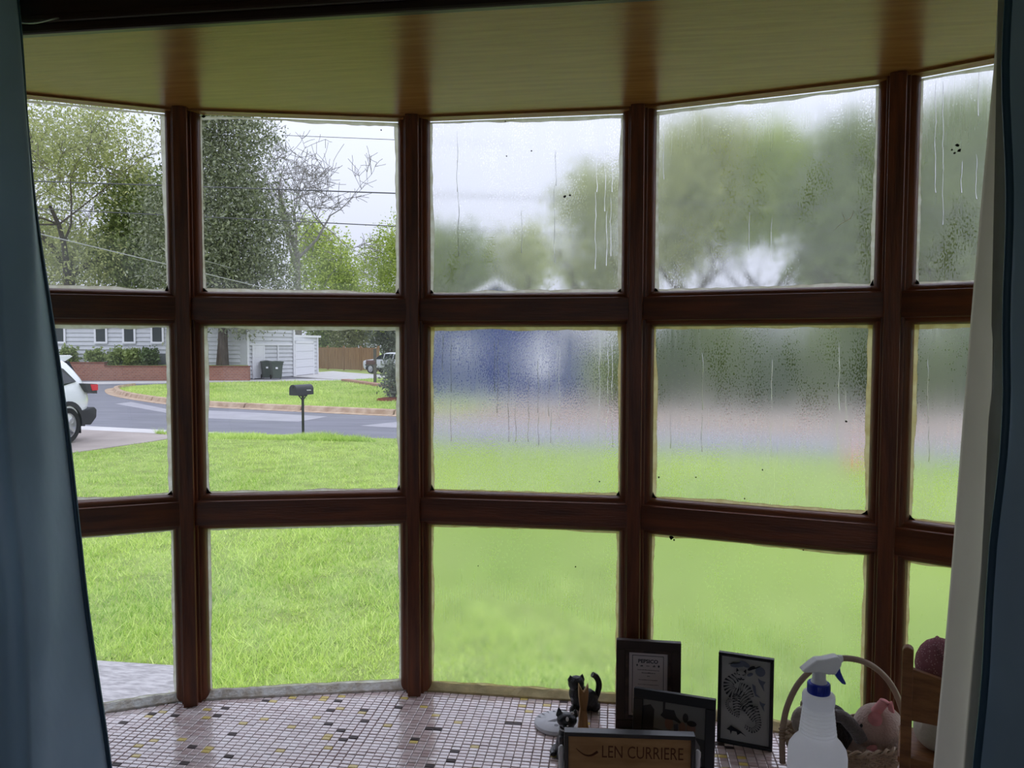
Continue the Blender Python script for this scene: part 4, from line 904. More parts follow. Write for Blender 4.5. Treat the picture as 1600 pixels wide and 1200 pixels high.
def tree(name, label, px, fwd, base, trunk_h, trunk_r, blobs_px, n_cl, per, cl_r, lsize, leafkey, seed, group='trees across the street', depth=3, asp=0.5, bark=None):
    """blobs_px: (px, py, half width in px, half height in px) of crown masses at that distance"""
    p = at(px, fwd, base); root = thing(name, label, 'tree', p, 0, group); r = random.Random(seed)
    mb = MB(); mb.tube([(0, 0, -.1), (r.gauss(0, .05), 0, trunk_h * .4), (r.gauss(0, .1), r.gauss(0, .1), trunk_h)], [trunk_r * 1.35, trunk_r, trunk_r * .8], 9)
    mb.build('trunk', bark or M_bark, root, smooth=True)
    if depth:
        mb = MB()
        for k in range(4): limbs(mb, Vector((0, 0, trunk_h * r.uniform(.75, .98))), Vector((math.cos(k * 1.7 + r.random()), math.sin(k * 1.7 + r.random()), 1.1)).normalized(), trunk_h * r.uniform(.6, .9), trunk_r * .6, depth, r, minr=.012)
        mb.build('branches', bark or M_bark, root, smooth=True)
    bl = []
    for (bx, by, rx, rz) in blobs_px:
        c = at(bx, fwd, zat(by, fwd)) - p; bl.append(((c.x, c.y, c.z), (rx / FPX * fwd, rx / FPX * fwd * .85, rz / FPX * fwd)))
    if n_cl: leaves('crown', root, bl, n_cl, per, cl_r, lsize, LM[leafkey], seed, asp)
    return root
T = tree
TER = 0.80
T('magnolia_tree', 'big dark glossy magnolia tree in front of the white house', 348, 43.3, TER, 3.2, 0.27, [(352, 440, 118, 62), (385, 492, 50, 22), (345, 360, 122, 90), (352, 250, 88, 110), (345, 160, 62, 70)], 1300, 44, 0.46, 0.21, 'magnolia', 21, depth=2, asp=.42)
T('spring_tree', 'tall loose pale green tree by the left curtain', 108, 47, TER, 6.5, 0.34, [(105, 230, 95, 105), (70, 380, 60, 60), (180, 250, 70, 90), (135, 400, 70, 50)], 620, 34, 0.50, 0.20, 'pale', 22, depth=4)
T('spring_tree', 'pale tree behind the tall loose tree at the left', 60, 60, 0, 5.5, 0.25, [(60, 390, 90, 70), (170, 420, 80, 45), (60, 250, 60, 90)], 420, 32, 0.6, 0.26, 'olive', 26, depth=2)
T('evergreen_tree', 'dense mid green tree left of the magnolia', 214, 49, TER, 3.0, 0.2, [(215, 400, 66, 62), (222, 330, 52, 60)], 480, 36, 0.42, 0.24, 'mid', 23, depth=1)
T('spring_tree', 'far pale green tree right of the magnolia', 505, 82, 0, 5.0, 0.25, [(510, 420, 48, 60), (488, 380, 24, 42), (545, 450, 30, 30)], 420, 32, 0.6, 0.30, 'spring', 24, depth=1)
T('round_tree', 'bright green rounded tree beside the bare twigs', 606, 64, 0, 2.6, 0.2, [(604, 425, 46, 62), (640, 400, 55, 66), (596, 480, 50, 40)], 460, 36, 0.40, 0.21, 'spring', 25, depth=1)
for (px, fw, ht, r0, sd, lab) in ((466, 62, 9.5, 0.26, 31, 'tall bare grey tree rising beside the magnolia'), (546, 88, 5.5, 0.16, 32, 'small bare tree behind the pale green tree'), (600, 84, 7.0, 0.15, 33, 'bare twiggy tree rising behind the round bright tree')):
    root = thing('bare_tree', lab, 'tree', at(px, fw, 0), 0, 'bare trees'); r = random.Random(sd)
    mb = MB(); mb.tube([(0, 0, -.1), (.1, 0, ht * .5), (0, 0.1, ht)], [r0 * 1.2, r0, r0 * .8], 8); mb.build('trunk', M_barkg, root, smooth=True)
    mb = MB()
    for k in range(5): limbs(mb, Vector((0, 0, ht * r.uniform(.8, 1))), Vector((r.uniform(-.3, .6), r.uniform(-.5, .5), r.uniform(.6, 1.3))).normalized(), ht * .52, r0 * .55, 4, r, up=.12, spread=.75, kids=(3, 4), minr=.018)
    mb.build('branches', M_barkg, root, smooth=True)
# trees beyond the wooden fence
for (px, py, rx, rz, fw, key, lab, sd) in ((508, 520, 34, 34, 70, 'mid', 'mid green tree above the garage end of the fence', 41), (556, 522, 36, 36, 68, 'olive', 'olive green tree behind the middle of the fence', 42),
                                           (612, 520, 34, 42, 64, 'grey', 'grey green tree behind the parked silver car', 43)):
    T('fence_tree', lab, px, fw, 0, 2.2, .14, [(px, py, rx, rz), (px - 10, py - 30, rx * .8, rz * .7)], 260, 34, 0.42, 0.24, key, sd, 'trees behind the fence', depth=1)
# woods behind the misted panes
for i, (px, fw, bl, key, n, lab) in enumerate((
    (712, 46, [(705, 405, 60, 50), (720, 450, 60, 45)], 'mid', 330, 'green tree behind the navy gable, seen through mist'),
    (815, 52, [(820, 400, 55, 48), (800, 455, 50, 35)], 'pale', 200, 'low olive tree right of the navy gable, through mist'),
    (925, 38, [(925, 330, 52, 75), (930, 430, 50, 50)], 'pale', 200, 'tall thin pale tree at the edge of the middle facet'),
    (1075, 34, [(1080, 310, 85, 75), (1060, 390, 50, 45), (1090, 230, 70, 40)], 'pale', 300, 'tall pale tree at the left of the wide misted facet'),
    (1195, 36, [(1190, 320, 100, 70), (1195, 245, 75, 40)], 'spring', 330, 'broad green tree in the middle of the wide misted facet'),
    (1318, 33, [(1315, 330, 80, 80), (1320, 430, 70, 55), (1335, 240, 55, 50)], 'mid', 560, 'dark green tree by the right post of the misted facet'),
    (1480, 32, [(1480, 310, 105, 100), (1490, 420, 110, 80), (1480, 210, 80, 50)], 'mid', 600, 'green tree filling the rightmost misted facet'))):
    T('wood_tree', lab, px, fw, 0, 4.0, .25, bl, n, 32, 0.5, 0.26, key, 50 + i, 'trees behind the misted panes', depth=2)
def bush(name, label, p, rad, n, per, cl, ls, key, seed, group):
    root = thing(name, label, 'shrub', p, 0, group); r = random.Random(seed); mb = MB()
    for k in range(5):
        a = k * 1.26 + r.random(); mb.tube([(0, 0, -.03), (math.cos(a) * rad[0] * .3, math.sin(a) * rad[0] * .3, rad[2] * .7), (math.cos(a) * rad[0] * .6, math.sin(a) * rad[0] * .6, rad[2] * 1.4)], [.03, .022, .01], 5)
    mb.build('stems', M_bark, root); leaves('foliage', root, [((0, 0, rad[2]), rad)], n, per, cl, ls, LM[key], seed); return root
for i, (px, h, wd, key, lab) in enumerate(((108, .95, .75, 'mid', 'leafy shrub at the house wall nearest the left curtain'), (149, .9, .7, 'mid', 'spiky shrub under the second window of the white house'), (183, .95, .75, 'mid', 'pair-topped shrub under the third window of the white house'),
                                           (207, .85, .7, 'mid', 'rounded shrub right of the third house window'), (233, .9, .7, 'deep', 'dark shrub near the corner of the white house'))):
    bush('foundation_shrub', lab, at(px, 43.2, TER), (wd * .62, .45, h * .5), 44, 24, .12, .2, key, 70 + i, 'shrubs along the white house')
bush('corner_shrub', 'grey green shrub in red mulch on the corner lawn', at(614, 27.2, .02), (.42, .42, .75), 70, 24, .12, .11, 'grey', 80, 'lawn shrubs')
tag(MB().lathe([(0.55, 0), (0.5, .06), (.25, .1)], 18, c=tuple(at(612, 27.0, .02))).build('mulch_ring', M_mulch), 'ring of red mulch around the corner shrub', 'mulch', kind='stuff')
# hedge row behind the straw bed
for i, px in enumerate((990, 1045, 1120, 1200, 1280, 1360, 1450, 1540)):
    bush('hedge_bush', ['dark hedge bush beside the navy house', 'hedge bush at the left of the wide misted facet', 'second hedge bush in the wide misted facet', 'third hedge bush in the wide misted facet', 'fourth hedge bush in the wide misted facet', 'hedge bush behind the post with the basket', 'hedge bush in the rightmost facet', 'hedge bush behind the right curtain'][i],
         at(px, 25.5 - i * .3, 0.03), (1.0, .8, 1.15 + .25 * (i % 3)), 150, 30, .25, .2, 'deep' if i % 2 else 'mid', 90 + i, 'hedge across the street')

# ---- the white house with wing and garage
M_sid = mat('white_siding', (0.66, 0.67, 0.69), 0.6, 0.4, var=0.06, scale=3)
M_trim = mat('white_trim', (0.84, 0.84, 0.86), 0.5, 0.4)
M_roof = mat('grey_shingle', (0.15, 0.15, 0.16), 0.9, 0.2, var=0.3, scale=12)
M_hglass = mat('house_window_glass', (0.035, 0.045, 0.045), 0.08, 0.6)
M_brick = bpy.data.materials.new('red_brick'); M_brick.use_nodes = True
_t = M_brick.node_tree; _b = _t.nodes.new('ShaderNodeTexBrick'); _c = _t.nodes.new('ShaderNodeTexCoord'); _m = _t.nodes.new('ShaderNodeMapping'); _m.inputs['Rotation'].default_value = (R_(90), 0, 0)
_b.inputs['Color1'].default_value = (.26, .10, .065, 1); _b.inputs['Color2'].default_value = (.34, .14, .09, 1); _b.inputs['Mortar'].default_value = (.33, .25, .2, 1); _b.inputs['Scale'].default_value = 2.6; _b.inputs['Mortar Size'].default_value = .02
_t.links.new(_c.outputs['Object'], _m.inputs[0]); _t.links.new(_m.outputs[0], _b.inputs['Vector']); _t.links.new(_b.outputs['Color'], _t.nodes['Principled BSDF'].inputs['Base Color']); _t.nodes['Principled BSDF'].inputs['Roughness'].default_value = .9
def siding(mb, p, q, z0, z1, board=0.24):
    """lapped boards along the wall from p to q (2-D), outside on the right-hand side of p->q"""
    p, q = Vector((*p, 0)), Vector((*q, 0)); d = (q - p).normalized(); n = Vector((d.y, -d.x, 0)); z = z0
    while z < z1 - 1e-3:
        t = min(board, z1 - z)
        for a, b_ in ((p, q),):
            lo, hi = n * 0.075, n * 0.01
            mb.add([a + lo + Vector((0, 0, z)), b_ + lo + Vector((0, 0, z)), b_ + hi + Vector((0, 0, z + t)), a + hi + Vector((0, 0, z + t)), a + hi + Vector((0, 0, z)), b_ + hi + Vector((0, 0, z))], [(0, 1, 2, 3), (0, 4, 5, 1)])
        z += board
def frame_on(p, q, s, z):      # matrix: local x along the wall, local -y outwards
    d = (Vector((*q, 0)) - Vector((*p, 0))); L = d.length; d.normalize(); o_ = Vector((*p, 0)) + d * s + Vector((d.y, -d.x, 0)) * .07
    return Matrix.Translation((o_.x, o_.y, z)) @ Matrix.Rotation(math.atan2(d.y, d.x), 4, 'Z')
HX, HY = fl(44.0, (388 - 800) / FPX * 44.0)
house = thing('white_house', 'white clapboard house across the street with wing and garage', 'house', (HX, HY, 0), YAW)
c0, c1 = (-17.5, 0), (0, 0)
mb = MB(); mb.box2((-17.5, 0.0, 0.0), (0, 9, 3.42)); mb.build('wall_core', M_sid, house)
mb = MB(); siding(mb, c0, c1, 0.95, 3.42); mb.build('siding', M_sid, house)
mb = MB(); mb.box2((-17.6, -.03, .2), (0.0, 0.02, .96)); mb.build('foundation', mat('pale_foundation', (.55, .56, .58), .8, .2), house)
mb = MB(); mb.prism([(-0.45, 3.4), (4.5, 5.15), (9.45, 3.4), (9.45, 3.55), (4.5, 5.3), (-.45, 3.55)], -18, 0.4, axis='x'); mb.build('roof', M_roof, house)
for px in (58, 95, 160, 204, 248):
    s = (px - 388) / FPX * 44.0; Mx = frame_on(c0, c1, s + 17.5, 2.14)
    win = MB()
    for lo, hi in (((-.38, -.07, -.14), (.38, -.005, -.02)), ((-.38, -.06, -.02), (-.27, -.005, 1.25)), ((.27, -.06, -.02), (.38, -.005, 1.25)), ((-.4, -.07, 1.2), (.4, -.005, 1.3)), ((-.27, -.045, .80), (.27, -.005, .86))): win.box2(lo, hi, Mx)
    wo = win.build('window', M_trim, house)
    g = MB(); g.box2((-.27, -.03, -.02), (.27, -.006, 1.22), Mx); g.build('glass', M_hglass, wo)
    g = MB()
    for xx in (-.085, .085): g.box2((xx - .018, -.05, .84), (xx + .018, -.028, 1.22), Mx)
    g.build('muntin', M_trim, wo)
mb = MB(); mb.box2((-5.6, -.1, .86), (-4.4, -.02, 1.45)); mb.build('vent_panel', mat('grey_vent', (.16, .17, .18), .7, .3), house)
w0, w1, w2 = (0.0, -0.25), (1.55, 3.55), (2.0, 7.5)
mb = MB(); mb.prism([w0, w1, (-4, 6.2), (-5.5, 2.2)], -0.05, 3.75); mb.build('wing_core', M_sid, house)
mb = MB(); siding(mb, w0, w1, 0.05, 3.75); mb.build('wing_siding', M_sid, house)
mb = MB(); Mx = frame_on(w0, w1, 0, 0)
for lo, hi in (((-.06, -.06, 0), (.08, 0, 3.75)), ((.36, -.06, 0), (.46, 0, 1.95)), ((1.28, -.06, 0), (1.4, 0, 1.95)), ((.1, -.06, 1.93), (3.9, 0, 2.03)), ((2.55, -.055, 0), (2.63, 0, 1.95)), ((4.02, -.06, 0), (4.14, 0, 3.75))): mb.box2(lo, hi, Mx)
mb.build('wing_trim', M_trim, house)
dr = MB(); dr.box2((.46, -.045, .03), (1.28, -.01, 1.92), Mx)
for z0, z1 in ((.15, .6), (.7, 1.15), (1.25, 1.8)): dr.box2((.58, -.055, z0), (1.16, -.04, z1), Mx)
do = dr.build('side_door', M_trim, house); kb = MB(); kb.ell(Mx @ Vector((1.18, -.08, .95)), (.035, .035, .035)); kb.build('door_knob', M_gunk, do, smooth=True)
mb = MB(); mb.prism([(-.3, 3.7), (2.05, 4.75), (4.4, 3.7), (4.4, 3.85), (2.05, 4.9), (-.3, 3.85)], -.15, 4.5, axis='y', M=Matrix.Translation((w0[0], w0[1], 0)) @ Matrix.Rotation(math.atan2(3.8, 1.55), 4, 'Z')); mb.build('wing_roof', M_roof, house)
mb = MB(); mb.prism([w1, w2, (-3, 8.4), (-3.4, 4.6)], -.05, 2.45); mb.build('garage_core', M_sid, house)
mb = MB(); siding(mb, w1, w2, 0.05, 2.45); mb.build('garage_siding', M_sid, house)
mb = MB(); mb.prism([(1.45, 3.3), (2.25, 7.8), (-3.2, 8.7), (-3.5, 4.5)], 2.45, 2.58); mb.build('garage_roof', M_trim, house)
Mx = frame_on(w1, w2, 0, 0)
gd = MB()
for k in range(4): gd.box2((.2, -.05, .06 + k * .5), (3.1, -.01, .06 + k * .5 + .485), Mx)
gd.build('garage_door', mat('garage_door_paint', (.80, .80, .84), .5, .4), house)
mb = MB()
for lo, hi in (((.06, -.07, 0), (.2, 0, 2.2)), ((3.1, -.07, 0), (3.24, 0, 2.2)), ((.06, -.07, 2.06), (3.24, 0, 2.2)), ((3.88, -.07, 0), (4.0, .1, 2.45))): mb.box2(lo, hi, Mx)
mb.build('garage_trim', M_trim, house)

# ---- brick retaining wall and terrace
rw = thing('retaining_wall', 'low red brick retaining wall in front of the white house', 'brick wall', (*fl(42.2, 0), 0), YAW)
xl, xm, xr = (40 - 800) / FPX * 42.2, (163 - 800) / FPX * 42.2, (388 - 800) / FPX * 42.2
mb = MB(); mb.box2((xl, 0, -.05), (xm, .3, .92)); mb.box2((xm, 0, -.05), (xr, .3, .74)); mb.prism([(xr - .3, .1), (xr, .1), (xr - .62, 2.0), (xr - .92, 2.0)], -.05, .74); mb.build('brickwork', M_brick, rw)
mb = MB(); mb.box2((xl, -.03, .92), (xm + .03, .33, .99)); mb.box2((xm + .03, -.03, .74), (xr + .02, .33, .80)); mb.build('coping', mat('brick_coping', (.24, .10, .07), .9, .2, var=.3, scale=6), rw)
struct('terrace_lawn', 'raised strip of grass behind the brick wall', 'lawn', MB().prism([(xl, .3), (xr - .1, .3), (xr - .68, 1.95), (xl, 1.95)], -.05, TER, M=Matrix.Translation((*fl(42.2, 0), 0)) @ Matrix.Rotation(YAW, 4, 'Z')), M_lawn2)

# ---- wheelie bins
M_bin = mat('dark_green_plastic', (0.075, 0.095, 0.075), 0.5, 0.4)
def make_bin(px, fw, label):
    root = thing('wheelie_bin', label, 'bin', at(px, fw, 0.03), YAW + .5, 'bins by the side door')
    mb = MB(); rows = [(.24, .04), (.27, .5), (.31, .92)]
    vs_ = []
    for h, z in rows: vs_ += [(-h, -h, z), (h, -h, z), (h, h, z), (-h, h, z)]
    mb.add(vs_, [(3, 2, 1, 0)] + [(i * 4 + k, i * 4 + (k + 1) % 4, (i + 1) * 4 + (k + 1) % 4, (i + 1) * 4 + k) for i in range(2) for k in range(4)] + [(8, 9, 10, 11)])
    mb.box((0, -.31, .86), (.66, .04, .06)); mb.build('body', M_bin, root, bevel=.02)
    mb = MB(); mb.prism([(-.35, .92), (.36, .92), (.34, .99), (0, 1.03), (-.34, .99)], -.34, .34, axis='y'); mb.build('lid', M_bin, root, bevel=.015)
    for s in (-1, 1):
        mb = MB(); mb.lathe([(.11, -.03), (.12, 0), (.11, .03)], 14, M=Matrix.Translation((s * .27, .27, .11)) @ Matrix.Rotation(R_(90), 4, 'Y')); mb.build('wheel', M_gunk, root)
    mb = MB(); mb.box((-.05, -.31, .62), (.12, .02, .1)); mb.build('sticker', M_trim, root)
make_bin(417, 44.6, 'darker wheelie bin standing half behind the other'); make_bin(432, 43.6, 'green wheelie bin nearest the driveway')

# ---- wooden fence
M_plank = mat('cedar_planks', (0.36, 0.215, 0.12), 0.85, 0.2, col2=(0.26, 0.15, 0.085), scale=3, stretch=(6, 6, .4))
fp, fq = at(488, 63, 0.05), at(592, 57.5, 0.0)
fence = thing('wooden_fence', 'brown wooden plank fence between garage and parked car', 'fence', fp, math.atan2((fq - fp).y, (fq - fp).x)); FL = (fq - fp).length
mb = MB(); n = int(FL / .15); rf_ = random.Random(4)
for i in range(n): mb.box2((i * .15, -.012 + rf_.uniform(-.01, .01), 0), (i * .15 + .138, .012, 1.72 + rf_.uniform(-.03, .02)))
ob = mb.build('plank_run', M_plank, fence); ob['kind'] = 'stuff'
for i in range(5):
    mb = MB(); mb.box2((i * FL / 4.02 - .06, -.05, -.05), (i * FL / 4.02 + .06, .06, 1.85)); mb.build('post', M_plank, fence)
for z in (.35, 1.5):
    mb = MB(); mb.box2((0, .012, z), (FL, .05, z + .09)); mb.build('fence_rail', M_plank, fence)

# ---- brick path edging on the corner lawn
ed = thing('path_edging', 'row of pink bricks edging a path on the corner lawn', 'edging', at(540, 41.0, .02)); p, q = at(540, 41, .02), at(612, 34.5, .02); dv = q - p; ang = math.atan2(dv.y, dv.x); nb = 22
mbk = MB(); mbk.box((0, 0, .06), (.3, .42, .12)); meb = mbk.mesh('brick'); meb.materials.append(mat('pink_brick', (.46, .27, .20), .9, .2, var=.3, scale=5))
for i in range(nb):
    o_ = link('brick', meb, ed); o_.location = dv * (i / nb); o_.rotation_euler = (0, 0, ang + rk.gauss(0, .05))

# ---- mailboxes
M_mb = mat('black_mailbox_metal', (0.022, 0.024, 0.027), 0.5, 0.5); M_post = mat('black_post', (.018, .018, .018), .5, .5)
mp_ = on_z(474, 682, 0); root = thing('mailbox', 'black arched mailbox on a thin post at the lawn edge', 'mailbox', mp_, YAW + R_(60))
mb = MB(); mb.tube([(0, 0, -.05), (0, 0, .86)], .028, 10); mb.build('post', M_post, root, smooth=True)
mb = MB(); mb.box((0, 0, .875), (.16, .12, .03)); mb.tube([(-.1, 0, .86), (0, 0, .76)], .012, 6); mb.tube([(.1, 0, .86), (0, 0, .76)], .012, 6); mb.build('bracket', M_post, root)
arch = [(-.1, 0), (.1, 0), (.1, .12)] + [(.1 * math.cos(t), .12 + .1 * math.sin(t)) for t in [R_(15 * i) for i in range(1, 12)]] + [(-.1, .12)]
mb = MB(); mb.prism([(a, z + .89) for a, z in arch], -.26, .22, axis='x'); mb.build('box', M_mb, root, smooth=True, angle=30)
mb = MB(); mb.prism([(a * 1.06, z * 1.03 + .887) for a, z in arch], -.285, -.258, axis='x'); dd_ = mb.build('door', M_mb, root, bevel=.004)
mb = MB(); mb.box((-.292, 0, 1.06), (.02, .05, .03)); mb.build('latch', M_post, dd_)
mb = MB(); mb.tube([(.02 + i * .012, -.1015, .985 + .012 * math.sin(i * 1.9)) for i in range(11)], .007, 5); mb.build('decal', mat('white_decal', (.75, .75, .75), .5), root)
mp2 = at(586, 39.5, .02); root = thing('mailbox', 'small far mailbox on a square brown post by the parked car', 'mailbox', mp2, YAW)
mb = MB(); mb.box2((-.07, -.07, -.05), (.07, .07, 1.75)); mb.build('post', mat('brown_post', (.11, .10, .085), .9, .2), root)
mb = MB(); mb.prism([(a * .9, z + .95) for a, z in arch], -.45, .02, axis='x'); mb.build('box', mat('dull_red_mailbox', (.10, .05, .045), .6, .4), root)
mb = MB(); mb.box2((-.5, -.05, .88), (.1, .05, .95)); mb.build('arm', MATS['brown_post'], root)

# ---- cars
M_carw = mat('white_car_paint', (0.82, 0.84, 0.86), 0.25, 0.5, coat=1.0); M_clad = mat('black_cladding', (0.035, 0.035, 0.038), 0.6, 0.4); M_tyre = mat('tyre', (0.02, 0.02, 0.02), 0.85, 0.3)
M_rim = mat('alloy_rim', (0.55, 0.55, 0.57), 0.3, 0.5, metal=.8); M_red = mat('tail_lamp_red', (0.70, 0.02, 0.03), 0.15, 0.6); M_cglass = mat('car_glass', (0.02, 0.025, 0.028), 0.05, 0.7); M_silver = mat('silver_car_paint', (0.62, 0.64, 0.66), .25, .5, coat=1.0)
def make_car(label, loc, rz, sc, paint):
    """SUV, nose towards +x, origin on the ground under the rear axle"""
    root = thing('parked_car', label, 'car', loc, rz); root.scale = (sc, sc, sc)
    XM = 3.62; XR = -0.86
    #        z, rear x, front x, half width
    sec = [(.30, XR + .22, XM - .12, .84), (.42, XR + .10, XM - .03, .90), (.62, XR + .03, XM, .925), (.80, XR + .0, XM, .93), (.98, XR + .03, XM - .05, .925), (1.06, XR + .06, XM - .35, .905), (1.12, XR + .09, XM - 1.0, .88),
           (1.25, XR + .16, XM - 1.35, .84), (1.42, XR + .29, XM - 1.75, .77), (1.56, XR + .42, XM - 2.05, .71), (1.64, XR + .55, XM - 2.35, .66), (1.68, XR + .85, XM - 2.7, .55)]
    n = 40; rows = []
    for z, a, b_, hw in sec:
        cx_, hl = (a + b_) / 2, (b_ - a) / 2; row = []
        for k in range(n):
            t = 2 * math.pi * k / n; e = 0.36 if z < 1.1 else .30
            sg = lambda v: math.copysign(abs(v) ** e, v); ey = .17
            row.append((cx_ + hl * sg(math.cos(t)), hw * math.copysign(abs(math.sin(t)) ** ey, math.sin(t)), z))
        rows.append(row)
    mb = MB(); vs_ = [v for r_ in rows for v in r_]
    mb.add(vs_, [(i * n + k, i * n + (k + 1) % n, (i + 1) * n + (k + 1) % n, (i + 1) * n + k) for i in range(len(rows) - 1) for k in range(n)] + [tuple(range(n))[::-1], tuple(range((len(rows) - 1) * n, len(rows) * n))])
    body = mb.build('body', paint, root, smooth=True, angle=50)
    mb = MB(); mb.prism([(XR + .46, 1.60), (XR + .22, 1.70), (XR + .30, 1.725), (XR + .9, 1.72), (XR + .9, 1.66)], -.60, .60, axis='y'); mb.build('roof_spoiler', paint, root, bevel=.012)
    for s in (-1, 1):
        def hw_at(z):
            for (z0, _, _, h0), (z1, _, _, h1) in zip(sec, sec[1:]):
                if z <= z1: return h0 + (h1 - h0) * (z - z0) / (z1 - z0)
            return .5
        def panel(name, pts, m, off=.012, par=root):
            q = MB(); o_ = [(x, s * (hw_at(z) + off), z) for x, z in pts]; i_ = [(x, s * (hw_at(z) - .04), z) for x, z in pts]; k = len(pts)
            f = [tuple(range(k)) if s < 0 else tuple(range(k))[::-1]] + [(j, (j + 1) % k, k + (j + 1) % k, k + j) for j in range(k)]
            q.add(o_ + i_, f); return q.build(name, m, par)
        panel('quarter_window', [(-.34, 1.20), (.05, 1.14), (.42, 1.14), (.42, 1.52), (.12, 1.55), (-.12, 1.46)], M_cglass)
        panel('side_window', [(.50, 1.14), (1.35, 1.13), (1.35, 1.55), (.50, 1.56)], M_cglass); panel('side_window', [(1.43, 1.13), (2.25, 1.12), (1.9, 1.42), (1.43, 1.55)], M_cglass)
        panel('sill_cladding', [(.40, .30), (2.3, .30), (2.3, .46), (.40, .46)], M_clad)
        # tail lamp wrapping the corner
        q = MB(); pts = [(XR + .0, .93), (XR + .0, 1.13), (XR + .42, 1.16), (XR + .30, .98)]
        q.prism([(x, z) for x, z in pts], .62, .955, axis='y') if s > 0 else q.prism([(x, z) for x, z in pts], -.955, -.62, axis='y')
        lamp = q.build('tail_lamp', M_clad, root, bevel=.01)
        q = MB(); pts = [(XR - .012, 1.0), (XR - .012, 1.12), (XR + .22, 1.13), (XR + .17, 1.0)]
        q.prism(pts, s * .66 if s < 0 else .66, s * .965, axis='y') if s > 0 else q.prism(pts, -.965, -.66, axis='y')
        q.build('red_lens', M_red, lamp)
        for wx in (0.0, 2.69):
            arch_ = [(wx + .47 * math.cos(t), .36 + .47 * math.sin(t)) for t in [R_(-8 + 196 * i / 16) for i in range(17)]]; inner = [(wx + .38 * math.cos(t), .36 + .38 * math.sin(t)) for t in [R_(-8 + 196 * i / 16) for i in range(17)]][::-1]
            q = MB()
            for j in range(16):
                a, b_, c, d = arch_[j], arch_[j + 1], inner[15 - j], inner[16 - j]
                q.prism([a, b_, c, d], s * .945 if s < 0 else .80, -.80 if s < 0 else .945, axis='y')
            q.build('wheel_arch', M_clad, root)
            q = MB(); q.lathe([(.01, -.3), (.385, -.3), (.385, .0), (.01, .0)], 26, M=Matrix.Translation((wx, s * .78, .36)) @ Matrix.Rotation(R_(90 * -s), 4, 'X')); q.build('wheel_well', M_gunk, root)
            q = MB(); Mw = Matrix.Translation((wx, s * .83, .355)) @ Matrix.Rotation(R_(90) * -s, 4, 'X')
            q.lathe([(.245, -.1), (.33, -.11), (.355, -.08), (.355, .08), (.33, .11), (.245, .10)], 30, M=Mw, cap=False)
            wh = q.build('wheel', M_tyre, root, smooth=True)
            q = MB(); q.lathe([(.25, -.1), (.25, .09), (.225, .09), (.225, .03), (.01, .03)], 30, M=Mw, cap=False)
            for k in range(5):
                Ms = Mw @ Matrix.Rotation(k * 2 * math.pi / 5, 4, 'Z'); q.box2((.03, -.028, .04), (.235, .028, .085), Ms)
            q.lathe([(.055, .04), (.055, .1), (.01, .1)], 14, M=Mw); q.build('alloy_rim', M_rim, wh)
    mb = MB(); mb.prism([(XR - .02, .44), (XR - .035, .60), (XR + .05, .66), (XR + .5, .60), (XR + .42, .34), (XR + .16, .30)], -.915, .915, axis='y'); mb.build('rear_bumper', M_clad, root, bevel=.02)
    mb = MB(); mb.prism([(XR + .10, 1.16), (XR + .42, 1.60), (XR + .38, 1.61), (XR + .04, 1.17)], -.62, .62, axis='y'); mb.build('rear_window', M_cglass, root)
    for s in (-1, 1):
        mb = MB(); mb.box2((-.42, s * .8 - .09, .16), (-.40, s * .8 + .09, .36)); mb.build('mud_flap', M_clad, root)
    mb = MB(); mb.box2((XR - .02, -.26, .72), (XR + .05, .26, .87)); mb.build('number_plate', M_trim, root)
    return root
wc = on_z(104, 697, 0)
make_car('white SUV parked on the driveway, rear end showing', (wc.x - .97, wc.y + .10, .012), R_(-88), 1.0, M_carw)
make_car('distant silver car parked beyond the corner shrub', (*at(632, 52, 0)[:2], .03), YAW + R_(150), .86, M_silver)

# ---- navy house behind the misted middle facet
M_navy = mat('navy_siding', (0.07, 0.10, 0.25), 0.6, 0.4, var=.15, scale=3)
nh = thing('navy_house', 'navy blue gabled house with white trim behind the misted panes', 'house', at(775, 26.0, 0), YAW)
hw_, ev, ap = 2.95, 2.30, 4.12
mb = MB(); mb.prism([(-hw_, 0), (hw_, 0), (hw_, ev), (0, ap - .1), (-hw_, ev)], 0, 8, axis='y'); mb.build('wall_core', M_navy, nh)
mb = MB(); siding(mb, (-hw_, 0), (hw_, 0), .3, 2.3, .2); mb.build('siding', M_navy, nh)
for s in (-1, 1):
    mb = MB(); mb.prism([(0, ap - .12), (s * (hw_ + .35), ev - .32), (s * (hw_ + .35), ev - .12), (0, ap + .08)][::s], -.25, -.12, axis='y'); mb.build('bargeboard', M_trim, nh)
    mb = MB(); mb.prism([(0, ap - .05), (s * (hw_ + .35), ev - .25), (s * (hw_ + .35), ev - .15), (0, ap + .05)][::s], -.2, 8.2, axis='y'); mb.build('roof_slope', M_roof, nh)
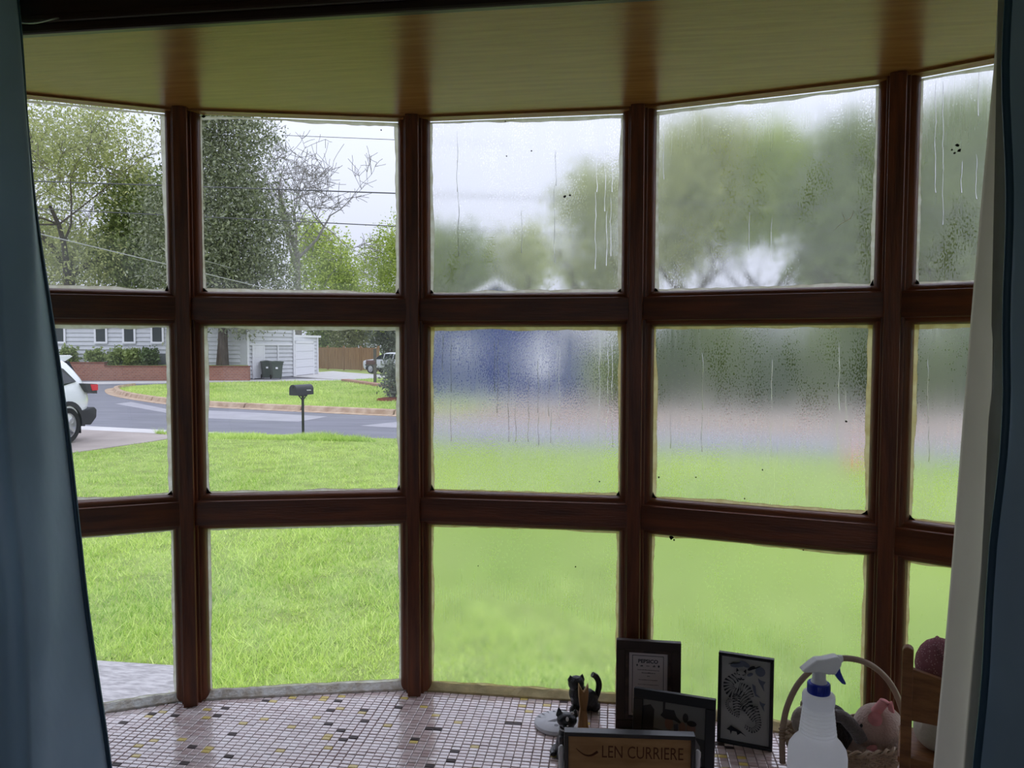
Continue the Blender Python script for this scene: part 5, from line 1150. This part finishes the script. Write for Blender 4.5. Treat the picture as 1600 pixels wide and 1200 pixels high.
for (px, z0, z1, ww) in ((845, .95, 2.25, .62), (722, 1.5, 2.2, .3)):
    xx = (px - 775) / FPX * 26.0; mb = MB()
    for lo, hi in (((xx - ww / 2 - .07, -.07, z0 - .07), (xx + ww / 2 + .07, -.03, z1 + .07)),): mb.box2(lo, hi)
    wo = mb.build('window', M_trim, nh); g = MB(); g.box2((xx - ww / 2, -.08, z0), (xx + ww / 2, -.07, z1)); g.build('painted_reflection', mat('reflection_white', (.86, .87, .9), .6), wo)  # flat white panel paints in the bright reflection of the window glass
mb = MB(); mb.box2((-hw_, -.04, 0), (hw_, 0, .3)); mb.build('foundation', MATS['pale_foundation'], nh)

# ---- orange marker cone on the lawn edge
p = on_z(1341, 724, 0); root = thing('marker_cone', 'small orange cone at the lawn edge behind the misted pane', 'cone', p); root.scale = (1.35, 1.35, 1.2); M_or = mat('orange_plastic', (.85, .16, .04), .5, .4)
mb = MB(); mb.box((0, 0, .012), (.26, .26, .024)); mb.build('base', M_or, root, bevel=.008)
mb = MB(); mb.lathe([(.10, .024), (.065, .17), (.03, .33), (.022, .36), (.012, .36)], 18); mb.build('cone', M_or, root, smooth=True)
mb = MB(); mb.lathe([(.0725, .15), (.0555, .22)], 18, cap=False); mb.build('band', M_trim, root)

# ---- overhead wires
M_wire = mat('wire', (.10, .10, .105), .6, .4); M_wirel = mat('pale_wire', (.42, .42, .42), .6, .4)
for (a, b_, fw, rad, m, lab, cat_) in (((60, 288), (620, 305.5), 24, .020, M_wire, 'thick upper overhead wire crossing the clear panes', 'wire'), ((60, 330), (620, 356), 24, .016, M_wire, 'thinner overhead wire below the thick one', 'wire'),
                                 ((540, 221), (620, 224), 26, .010, M_wire, 'thin highest overhead wire against the sky', 'wire')):
    A_, B_ = at(a[0], fw, zat(a[1], fw)), at(b_[0], fw, zat(b_[1], fw)); d = B_ - A_
    tag(MB().tube([A_ - d * 1.2, A_, B_, B_ + d * 2.2], rad, 6).build('overhead_wire', m, smooth=True), lab, cat_, 'overhead wires')
for (a, b_, fa, fb, rad, lab) in (((60, 367), (430, 455), 27, 40, .020, 'pale service wire sloping down across the magnolia'), ((318, 408), (364, 421), 34, 38, .010, 'short pale wire in the magnolia')):
    A_, B_ = at(a[0], fa, zat(a[1], fa)), at(b_[0], fb, zat(b_[1], fb)); d = B_ - A_
    tag(MB().tube([A_ - d * .4, A_, B_], rad, 6).build('service_wire', M_wirel, smooth=True), lab, 'wire', 'overhead wires')
